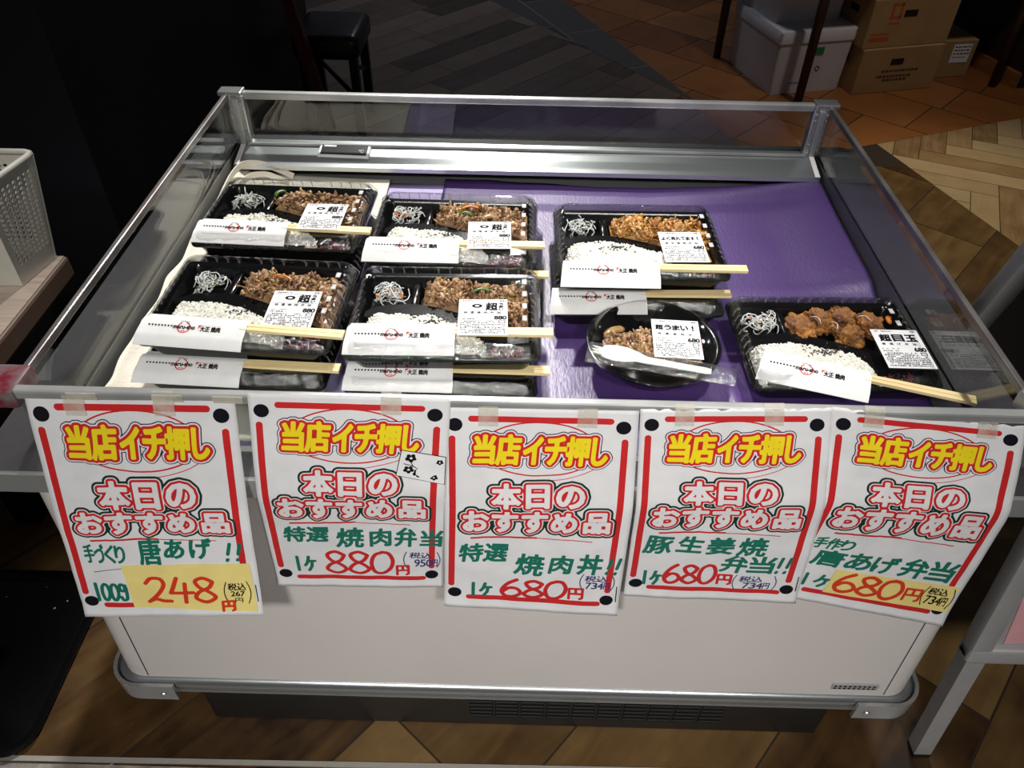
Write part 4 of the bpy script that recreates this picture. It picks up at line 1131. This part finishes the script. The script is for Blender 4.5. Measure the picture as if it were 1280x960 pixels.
for d in POST:
    S, N = poster_fn(d); F, us, vs = fast_map(S, N); T = TXT[d['k']]; r = random.Random(d['k'])
    nu, nv = 40, 58; pv = []; pf = []
    for j in range(nv+1):
        for i in range(nu+1):
            u, v = 257*i/nu, 364*j/nv
            if j == 0 and d['k'] in ('P1', 'P4', 'P5'): v += r.uniform(0, 5) if 3 < i < nu-1 else 0
            pv.append(F(u, v, 0))
    for j in range(nv):
        for i in range(nu):
            a = j*(nu+1)+i; pf.append((a, a+1, a+nu+2, a+nu+1))
    root = MB().add(pv, pf, MT['paper']).build('price_poster', None, True); tag(root, d['label'], 'poster', 'price posters taped to the case front')
    so = root.modifiers.new('thickness', 'SOLIDIFY'); so.thickness = .00018; so.offset = 0
    # printed border: bars and corner dots
    b = MB()
    for line in ([(38, 16), (221, 17)], [(12, 46), (11, 150), (10, 316)], [(241, 48), (240, 150), (238, 316)], [(36, 342), (225, 343)]):
        line = [(line[0][0]+(line[-1][0]-line[0][0])*t, line[0][1]+(line[-1][1]-line[0][1])*t) for t in np.linspace(0, 1, 12)]
        layers(b, F, Field(strokes([line]), 7, 1.2, False), [(4.5, MT['ink_red'])], .0002)
    b.build('border_bars', root)
    for c in ((16, 25), (238, 26), (15, 334), (238, 335)):
        b = MB(); layers(b, F, Field(strokes([[c, (c[0]+.2, c[1])]]), 13, 1.2, False), [(9.8, MT['ink_black'])], .00045); b.build('corner_dot', root)
    b = MB()
    e1 = [(128-78*math.cos(t)*1.0, 62-42*math.sin(t)) for t in np.linspace(.62, 2.5, 18)]; e2 = [(128-80*math.cos(t), 60+44*math.sin(t)) for t in np.linspace(.75, 2.35, 18)]
    layers(b, F, Field(strokes([e1]), 4, .9, False), [(1.1, MT['ink_red'])], .0002); layers(b, F, Field(strokes([e2]), 4, .9, False), [(1.1, MT['ink_red'])], .0002)
    layers(b, F, Field(strokes([smooth_line([(112, 113), (150, 111), (185, 101), (207, 88)], 5)]), 3, .8, False), [(.6, MT['ink_red'])], .0002)
    layers(b, F, Field(strokes([wobble([(38+k*7, 217-3*math.sin(k/7)) for k in range(14)], r, .5)]), 4, .9, False), [(1.7, MT['ink_red'])], .0002)
    layers(b, F, Field(strokes([wobble([(130+k*7, 214.5+k*.35) for k in range(12)], r, .3)]), 3, .8, False), [(.8, MT['ink_red'])], .0002)
    b.build('brush_ellipse', root)
    b = MB(); layers(b, F, HF, [(8.6, MT['ink_navy']), (7.3, MT['ink_white']), (5.4, MT['ink_red']), (1.9, MT['ink_yellow'])]); b.build('heading_text', root)
    b = MB(); layers(b, F, SF, [(9.8, MT['ink_pine']), (6.7, MT['ink_white']), (5.2, MT['ink_red']), (1.9, MT['ink_white'])]); b.build('subheading_text', root)
    # marker handwriting
    b = MB()
    for body, box, sh, rot in T['green']:
        n = len(body)
        for q, ch in enumerate(body):
            w_ = (box[2]-box[0])/n; bx = (box[0]+w_*q+w_*.05, box[1]+r.uniform(-1, 1), box[0]+w_*(q+1)-w_*.03, box[3]+r.uniform(-1, 1))
            layers(b, F, Field(text_segs(ch, bx, shear=sh, rot=rot+r.uniform(-3, 3)), 3, .75, True), [(1.25 if box[2]-box[0] > 22*n and box[3]-box[1] > 26 else .85, MT['ink_green'])], .0005)
    for body, box in T['gd']: layers(b, F, Field(digits(body, box), 4, .75, False), [(2.5, MT['ink_green'])], .0005)
    b.build('product_handwriting', root)
    off = .0003
    par = root
    if 'yellow' in T:
        y = T['yellow']; yy = MB(); A = [np.array(p, float) for p in y]; nn = 10; vv = []; ff = []
        for j in range(nn+1):
            for i in range(nn+1):
                p = (A[0]*(1-i/nn)+A[1]*i/nn)*(1-j/nn)+(A[3]*(1-i/nn)+A[2]*i/nn)*j/nn; vv.append(F(p[0], p[1], .0009))
        for j in range(nn):
            for i in range(nn):
                a = j*(nn+1)+i; ff.append((a, a+1, a+nn+2, a+nn+1))
        yy.add(vv, ff, MT['yellow_paper']); par = yy.build('yellow_price_slip', root, True); par['label'] = 'yellow paper slip with the price'; off = .0012
    b = MB(); layers(b, F, Field(digits(T['red'][0], T['red'][1], .02), 5, .9, False), [(3.1, MT['ink_orange'] if 'yellow' in T else MT['ink_red'])], off)
    layers(b, F, Field(digits('円', T['yen']), 4, .8, False), [(2.1, MT['ink_orange'] if 'yellow' in T else MT['ink_red'])], off); b.build('price_numerals', par)
    ink = MT['ink_black'] if 'yellow' in T else MT['ink_blue']
    b = MB(); a_, c_, bx1, bx2 = T['tax']
    for body, bx in ((a_, bx1), (c_, bx2)):
        n = len(body); w_ = (bx[2]-bx[0])/n
        for q, ch in enumerate(body): layers(b, F, Field(text_segs(ch, (bx[0]+w_*q+.4, bx[1], bx[0]+w_*(q+1)-.4, bx[3]), shear=.1), 2, .5, True), [(.35, ink)], off)
    if 'yen2' in T: layers(b, F, Field(digits('円', T['yen2']), 2, .5, False), [(.6, ink)], off)
    x0, y0, x1, y1 = T['par']
    for sx, xx in ((1, x0), (-1, x1)):
        layers(b, F, Field(strokes([smooth_line([(xx+sx*4, y0), (xx, (y0*2+y1)/3), (xx, (y0+2*y1)/3), (xx+sx*4, y1)], 4)]), 2, .6, False), [(.75, ink)], off)
    b.build('tax_note', par)
    if d['k'] == 'P1':
        b = MB(); layers(b, F, Field(strokes([smooth_line([(30, 277), (70, 270), (123, 266), (170, 266), (216, 268)], 5)]), 2, .6, False), [(.6, MT['ink_blue'])], .0004)
        b.build('pen_stroke', root)
    if d['k'] in ('P1', 'P3', 'P4', 'P5'):
        b = MB(); layers(b, F, Field(strokes([[(251, 306), (252, 338)]]), 2, .6, False), [(.8, MT['ink_navy'])], .0004); b.build('edge_tick', root)
    if d['k'] == 'P2':
        st = MB(); q = [(197, 80), (254, 91), (254, 135), (190, 121)]; st.add([F(u, v, .0019) for u, v in q], [(0, 1, 2, 3)], MT['label']); bo = [(196, 78.8), (255, 90.2), (255, 136.2), (188.8, 121.8)]; st.add([F(u, v, .0016) for u, v in bo], [(0, 1, 2, 3)], MT['ink_black'])
        so_ = st.build('flower_sticker', root); so_['label'] = 'small white sticker printed with black plum blossoms'
        fl_ = MB()
        def flower(cx, cy, R):
            s = [[(cx+R*.62*math.cos(a), cy+R*.5*math.sin(a)), (cx+R*.62*math.cos(a)+.1, cy+R*.5*math.sin(a))] for a in np.linspace(0, 2*math.pi, 6)[:5]+.3]
            layers(fl_, F, Field(strokes(s), R*.6, .4, False), [(R*.36, MT['ink_black'])], .0022)
            layers(fl_, F, Field(strokes([[(cx, cy), (cx+.1, cy)]]), R*.4, .4, False), [(R*.2, MT['label'])], .0026)
        for cx, cy, R in ((209, 92, 8), (206, 111, 7.5), (219, 117, 8), (221, 96, 4), (247, 99, 5), (240, 124, 5.5)): flower(cx, cy, R)
        layers(fl_, F, Field(strokes([[(200, 101), (212, 105), (222, 113)], [(207, 93), (212, 106)]]), 2, .4, False), [(.6, MT['ink_black'])], .0022)
        fl_.build('blossom_print', so_)
    # clear tape holding the top edge
    for tu in {'P1': (60, 170), 'P2': (182,), 'P3': (60, 190), 'P4': (60, 180), 'P5': (55, 205)}[d['k']]:
        tp = MB(); W_ = 26; vv = [F(tu+a*W_, vv_, .0022) for vv_ in (0, 12, 26) for a in (-.5, 0, .5)]
        top = [Vector(F(tu+a*W_, 0, .0022))+Vector((0, .006, .0035)) for a in (-.5, 0, .5)]
        tp.add(top+vv, [(0, 1, 4, 3), (1, 2, 5, 4), (3, 4, 7, 6), (4, 5, 8, 7), (6, 7, 10, 9), (7, 8, 11, 10)], MT['tape']); tp.build('tape', root)

# ================================================================== AROUND THE CASE
# wooden counter on the left with a white basket
cn = thing('counter', 'wooden counter with thick dark edge at the left of the display case', 'counter', (-1.2, .2, 0))
c = MB().rbox((-1.75, -.5, .655), (-.864, .58, .6985), MT['counter_edge'], .006); c.box((-1.745, -.495, .6985), (-.869, .575, .7), MT['counter_top']); o = c.build('counter_top'); o.data.transform(Matrix.Translation((1.2, -.2, 0))); o.parent = cn
for x, y in ((-1.17, .50), (-1.70, .50), (-1.17, -.42), (-1.70, -.42)):
    o = MB().rbox((x-.03, y-.03, 0), (x+.03, y+.03, .656), MT['black_metal'], .004).build('leg'); o.data.transform(Matrix.Translation((1.2, -.2, 0))); o.parent = cn
bk = thing('basket', 'white perforated plastic basket standing on the wooden counter', 'basket', (-1.0, .52, .7))
def bpart(mb, name, lbl=None):
    o = mb.build(name); o.data.transform(Matrix.Translation((1.0, -.52, -.7))); o.parent = bk; return o
def bwall(p00, p10, p11, p01, nu, nv, holes):
    """lattice wall: bottom-left, bottom-right, top-right, top-left"""
    mb = MB(); A = [Vector(p) for p in (p00, p10, p11, p01)]
    Q = lambda u, v: (A[0].lerp(A[1], u)).lerp(A[3].lerp(A[2], u), v)
    for j in range(nv):
        for i in range(nu):
            u0, u1, v0, v1 = i/nu, (i+1)/nu, j/nv, (j+1)/nv
            if holes(i, j):
                um, vm, hu, hv = (u0+u1)/2, (v0+v1)/2, .37/nu, .42/nv
                o_ = [(u0, v0), (um, v0), (u1, v0), (u1, vm), (u1, v1), (um, v1), (u0, v1), (u0, vm)]
                i_ = [(um-hu*.7, vm-hv*.7), (um, vm-hv), (um+hu*.7, vm-hv*.7), (um+hu, vm), (um+hu*.7, vm+hv*.7), (um, vm+hv), (um-hu*.7, vm+hv*.7), (um-hu, vm)]
                vs = [Q(*p) for p in o_+i_]; mb.add(vs, [(k, (k+1) % 8, 8+(k+1) % 8, 8+k) for k in range(8)], MT['basket'])
            else: mb.add([Q(u0, v0), Q(u1, v0), Q(u1, v1), Q(u0, v1)], [(0, 1, 2, 3)], MT['basket'])
    return mb
B0 = [(-1.13, .475, .701), (-.897, .475, .701), (-.879, .568, .701), (-1.13, .568, .701)]; B1 = [(-1.14, .452, .90), (-.875, .452, .90), (-.853, .590, .90), (-1.14, .590, .90)]
o = bpart(bwall(B0[1], B0[2], B1[2], B1[1], 10, 22, lambda i, j: 0 < i < 9 and 3 < j < 20), 'side_wall'); m_ = o.modifiers.new('t', 'SOLIDIFY'); m_.thickness = .003
o = bpart(bwall(B0[0], B0[1], B1[1], B1[0], 12, 2, lambda i, j: False), 'front_wall'); m_ = o.modifiers.new('t', 'SOLIDIFY'); m_.thickness = .003
o = bpart(bwall(B0[2], B0[3], B1[3], B1[2], 24, 22, lambda i, j: 1 < i < 22 and 3 < j < 20), 'back_wall'); m_ = o.modifiers.new('t', 'SOLIDIFY'); m_.thickness = .003
o = bpart(bwall(B0[3], B0[0], B1[0], B1[3], 10, 22, lambda i, j: 0 < i < 9 and 3 < j < 20), 'side_wall'); m_ = o.modifiers.new('t', 'SOLIDIFY'); m_.thickness = .003
bpart(MB().add(B0, [(0, 1, 2, 3)], MT['basket']), 'bottom')
rim = MB(); pts = [Vector(p)+Vector((0, 0, .002)) for p in B1]; loop = []
for k in range(4):
    p, q, s_ = pts[k-1], pts[k], pts[(k+1) % 4]; loop += [q+(p-q).normalized()*.015, q+((p-q).normalized()+(s_-q).normalized())*.004, q+(s_-q).normalized()*.015]
rim.tube(loop+[loop[0], loop[1]], .0055, MT['basket'], 8, False); o = bpart(rim, 'rim'); autosmooth(o, 60)

# black tray on the floor at the left
tr = MB()
tr.loft([rrect(.70, .40, .05, 0, 6, -1.265, .132), rrect(.71, .41, .055, .012, 6, -1.265, .132), rrect(.70, .40, .05, .018, 6, -1.265, .132), rrect(.685, .385, .045, .016, 6, -1.265, .132), rrect(.67, .37, .04, .006, 6, -1.265, .132)], MT['mat_black'])
trr = thing('floor_tray', 'flat black plastic tray with raised rounded rim on the floor, left', 'tray', (-1.265, .10, 0))
o = tr.build('tray_body'); o.data.transform(Matrix.Translation((1.265, -.10, 0))); o.parent = trr; autosmooth(o, 50)
sp_ = MB(); rr = random.Random(3)
for k in range(26):
    x, y, s = rr.uniform(-.25, .3), rr.uniform(-.18, .2), rr.uniform(.001, .0028)
    sp_.lathe([(s, .0063), (s*.6, .0072), (.0002, .0075)], (x, y, 0), MT['speck'], 6)
o = sp_.build('dust_specks', trr); o['kind'] = 'stuff'

# A-frame sign on the right
sg = thing('folding_sign', 'grey metal A-frame sign with pink notice at the right of the case', 'sign', (1.05, .2, 0))
def board(name, X, panel, notice):
    W_ = .62; fr_ = MB()
    fr_.rbox((0, -.016, 0), (.036, .016, 1.10), MT['sign_frame'], .006, 2, X); fr_.rbox((W_-.036, -.016, 0), (W_, .016, 1.10), MT['sign_frame'], .006, 2, X)
    fr_.rbox((.0, -.017, -.004), (W_, .017, .034), MT['sign_frame'], .008, 3, X); fr_.rbox((0, -.017, 1.07), (W_, .017, 1.105), MT['sign_frame'], .008, 3, X)
    o = fr_.build(name+'_frame', sg); autosmooth(o, 40)
    MB().box((.034, -.006, .03), (W_-.034, .006, 1.072), panel, X).build(name+'_panel', sg)
    for x0 in (.004, W_-.034):
        xa = .737-1.05+x0+.016; sgn = 1 if x0 < .3 else -1; yt, yb = (.012, -.006) if notice else (.497, .545)
        MB().loft([[(xa+sgn*.026+a*.016, yb-.2+b_*.014, 0) for a, b_ in ((-1, -1), (1, -1), (1, 1), (-1, 1))], [(xa+a*.016, yt-.2+b_*.014, .342) for a, b_ in ((-1, -1), (1, -1), (1, 1), (-1, 1))]], MT['sign_frame']).build('leg', sg)
        MB().loft([[(xa+sgn*.026+a*.0165, yb-.2+b_*.0145, 0) for a, b_ in ((-1, -1), (1, -1), (1, 1), (-1, 1))], [(xa+sgn*.0252+a*.0165, yb-.2+b_*.0145, .012) for a, b_ in ((-1, -1), (1, -1), (1, 1), (-1, 1))]], MT['gasket']).build('foot', sg)
    if notice:
        XN = X @ Matrix.Translation((.052, -.0065, .040)) @ Matrix.Rotation(math.radians(-6), 4, 'Y')
        nt_ = MB().box((0, -.0012, 0), (.42, 0, .60), MT['pink'], XN); no = nt_.build('pink_notice', sg); no['label'] = 'pink paper notice with rows of black text'
        tx = MB()
        for k, s in enumerate(('やげんナンコツ', '手羽中', '砂ズリ', 'せせり', '鶏もも', 'トントロ', '豚バラ')):
            z = .105+k*.0335; v_, f_ = fit_text(s, (.012+.004*k, z, .012+.004*k+.0265*len(s), z+.019), .012)
            tx.add([XN @ Vector((x, -.0018, y)) for x, y in v_], f_, MT['ink_black'])
        v_, f_ = fit_text('・', (.055, .024, .060, .029)); tx.add([XN @ Vector((x, -.0018, y)) for x, y in v_], f_, MT['ink_black'])
        tx.build('notice_text', no)
XF = Matrix.Translation((-1.05, -.2, 0)) @ Matrix.Translation((.737, .010, .335)) @ Matrix.Rotation(-math.atan(.14), 4, 'X')
board('front', XF, MT['sign_frame'], True)
XR = Matrix.Translation((-1.05, -.2, 0)) @ Matrix.Translation((.737, .497, .345)) @ Matrix.Rotation(math.atan(.27), 4, 'X')
board('rear', XR, MT['sign_panel'], False)
MB().rbox((.737-1.05, .145-.2, 1.395), (1.357-1.05, .225-.2, 1.435), MT['sign_frame'], .008).build('hinge_bar', sg)

# styrofoam boxes
def obb(name, label, cat, A, B, depth, z0, z1, mat, group=None):
    """box whose front bottom edge runs A->B; depth goes back"""
    A, B = Vector((*A, 0)), Vector((*B, 0)); d = (B-A); L = d.length; ang = math.atan2(d.y, d.x)
    r = thing(name, label, cat, (A.x, A.y, z0), ang, group); return r, L
fo, L = obb('foam_box', 'lower white styrofoam box on the tiled floor with a green sticker', 'foam box', (1.194, 3.155), (1.577, 3.256), .48, 0, .3, None, 'white foam boxes')
def foam(root, L, dpt, h, lid_):
    b_ = MB().loft([rrect(L-.02, dpt-.02, .015, 0, 4, L/2, dpt/2), rrect(L-.004, dpt-.004, .015, h-.06, 4, L/2, dpt/2)], MT['foam']); o = b_.build('box_body', root); autosmooth(o, 40)
    b_ = MB().loft([rrect(L-.003, dpt-.003, .015, h-.06, 4, L/2, dpt/2), rrect(L+.006, dpt+.006, .016, h-.056, 4, L/2, dpt/2), rrect(L+.006, dpt+.006, .016, h-.006, 4, L/2, dpt/2), rrect(L-.004, dpt-.004, .015, h, 4, L/2, dpt/2)], MT['foam']); o = b_.build('box_lid', root); autosmooth(o, 40)
foam(fo, L, .49, .30, True)
MB().box((.192, .0005, .185), (.245, .006, .218), MT['green_sticker']).build('green_sticker', fo)
rg = MB(); n = 20
for k in range(n):
    a0, a1 = 2*math.pi*k/n, 2*math.pi*(k+1)/n
    rg.add([(.235+R*math.cos(a), .0050, .115+R*math.sin(a)) for a, R in ((a0, .012), (a1, .012), (a1, .008), (a0, .008))], [(0, 1, 2, 3)], MT['ink_black'])
rg.add([(.10, .0075, .05), (.20, .0075, .05), (.20, .0074, .053), (.10, .0074, .053)], [(0, 1, 2, 3)], MT['card_ink'])
rg.build('printed_mark', fo)
f2, L2 = obb('foam_box', 'upper white styrofoam box stacked on the other one, cut off by the frame', 'foam box', (1.175, 3.27), (1.53, 3.365), .45, .3005, .6, None, 'white foam boxes')
foam(f2, L2, .44, .30, True)
# cardboard cartons
def carton(root, L, dpt, h, open_top=False, mat=MT['card']):
    b_ = MB().rbox((0, 0, 0), (L, dpt, h), mat, .003, 1); b_.build('carton_body', root)
    hh = MB().rbox((L*.45-.035, -.0015, h*.62), (L*.45+.035, .001, h*.62+.03), MT['hole'], .0007, 1)
    hh.build('hand_hole', root)
    hs = MB().rbox((-.0015, dpt*.35, h*.62), (.001, dpt*.35+.07, h*.62+.03), MT['hole'], .0007, 1); hs.build('hand_hole', root)
    return root
c1, Lc = obb('cardboard_box', 'brown cardboard box on the floor under the other carton, dark printed lines', 'cardboard box', (1.612, 3.19), (2.046, 3.305), .32, 0, .215, None, 'cardboard boxes')
carton(c1, Lc, .30, .215)
pm = MB()
for k, (x0, x1, z) in enumerate(((.13, .33, .098), (.11, .30, .072), (.15, .28, .054))):
    x = x0; rr = random.Random(k)
    while x < x1: w_ = rr.uniform(.008, .02); pm.add([(x, -.0004, z), (x+w_, -.0004, z), (x+w_, -.0004, z+.012), (x, -.0004, z+.012)], [(0, 1, 2, 3)], MT['card_ink']); x += w_+.004
pm.build('printed_lines', c1)
c2, Lc2 = obb('cardboard_box', 'brown cardboard box on top of the carton, red printed mark', 'cardboard box', (1.600, 3.20), (2.050, 3.325), .33, .2157, .43, None, 'cardboard boxes')
carton(c2, Lc2, .30, .22)
pm = MB()
for a in ((.02, .03, .13, .05), (.02, .06, .13, .068)): pm.add([(a[0], -.0004, a[1]), (a[2], -.0004, a[1]), (a[2], -.0004, a[3]), (a[0], -.0004, a[3])], [(0, 1, 2, 3)], MT['card_red'])
for a in ((.10, .13, .16, .20),):
    for q in ((a[0], a[1], a[0]+.014, a[3]), (a[0], a[3]-.014, a[2], a[3]), (a[2]-.014, a[1], a[2], a[3]), (a[0], a[1], a[2], a[1]+.014)): pm.add([(q[0], -.0004, q[1]), (q[2], -.0004, q[1]), (q[2], -.0004, q[3]), (q[0], -.0004, q[3])], [(0, 1, 2, 3)], MT['card_red'])
pm.add([(.10, -.0004, .105), (.16, -.0004, .105), (.16, -.0004, .115), (.10, -.0004, .115)], [(0, 1, 2, 3)], MT['card_red'])
pm.build('red_print', c2)
c3, Lc3 = obb('cardboard_box', 'small cardboard box with a white address label, right of the carton stack', 'cardboard box', (2.065, 3.43), (2.29, 3.47), .28, 0, .185, None, 'cardboard boxes')
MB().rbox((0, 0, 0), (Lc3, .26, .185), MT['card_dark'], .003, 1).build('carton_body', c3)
MB().box((.10, -.0018, .075), (.20, .0005, .165), MT['label']).build('address_label', c3)
pm = MB()
for k in range(4):
    x = .108; rr = random.Random(k+9)
    while x < .185: w_ = rr.uniform(.006, .02); pm.add([(x, -.0022, .150-k*.017), (x+w_, -.0022, .150-k*.017), (x+w_, -.0022, .156-k*.017), (x, -.0022, .156-k*.017)], [(0, 1, 2, 3)], MT['ink_black'] if k < 3 else MT['card_red']); x += w_+.004
pm.build('label_print', c3)

# dark wooden table over the boxes (legs in view)
tb = thing('table', 'dark wooden table standing over the stacked boxes, only its legs in view', 'table', (1.6, 3.6, 0))
for x, y in ((1.028, 3.665), (1.318, 3.075)):
    MB().tube([(x-1.6, y-3.6, 0), (x-1.6, y-3.6, .74)], [.020, .026], MT['leg_wood'], 12).build('leg', tb, True)
for x, y in ((2.374, 3.345), (2.10, 4.0)):
    MB().tube([(x-1.6, y-3.6, 0), (x-1.6, y-3.6, .74)], [.020, .026], MT['leg_wood'], 12).build('leg', tb, True)
Xt = Matrix.Identity(4); poly = [(1.29-1.6, 3.02-3.6), (2.41-1.6, 3.31-3.6), (2.13-1.6, 4.08-3.6), (.98-1.6, 3.72-3.6)]
MB().prism(poly, .74, .775, MT['leg_wood']).build('table_top', tb)
# black stool and reddish wooden post at the back left
st = thing('stool', 'black stool with cushioned seat at the back beside the reddish post', 'stool', (-.79, 2.74, 0))
o = MB().rbox((-.17, -.17, .335), (.105, .17, .435), MT['stool_black'], .03, 4).build('seat', st); autosmooth(o, 60)
for x, y in ((.07, -.12), (-.14, -.12), (.07, .13), (-.14, .13)): MB().rbox((x-.018, y-.018, 0), (x+.018, y+.018, .34), MT['stool_black'], .003, 1).build('leg', st)
X1 = Matrix.Identity(4)
MB().tube([(.07, -.12, .16), (-.14, .13, .24)], .010, MT['stool_black'], 8).build('stretcher', st, True); MB().tube([(.07, .13, .2), (.07, -.12, .30)], .010, MT['stool_black'], 8).build('stretcher', st, True)
po = MB().loft([[(x+a*.022, y+b_*.022, z) for a, b_ in ((-1, -1), (1, -1), (1, 1), (-1, 1))] for x, y, z in ((-.815, 2.5, 0), (-1.005, 2.5, 1.1))], MT['red_wood']); tag(po.build('wooden_post'), 'narrow slanting reddish-brown wooden post between the black wall and the stool', 'post')
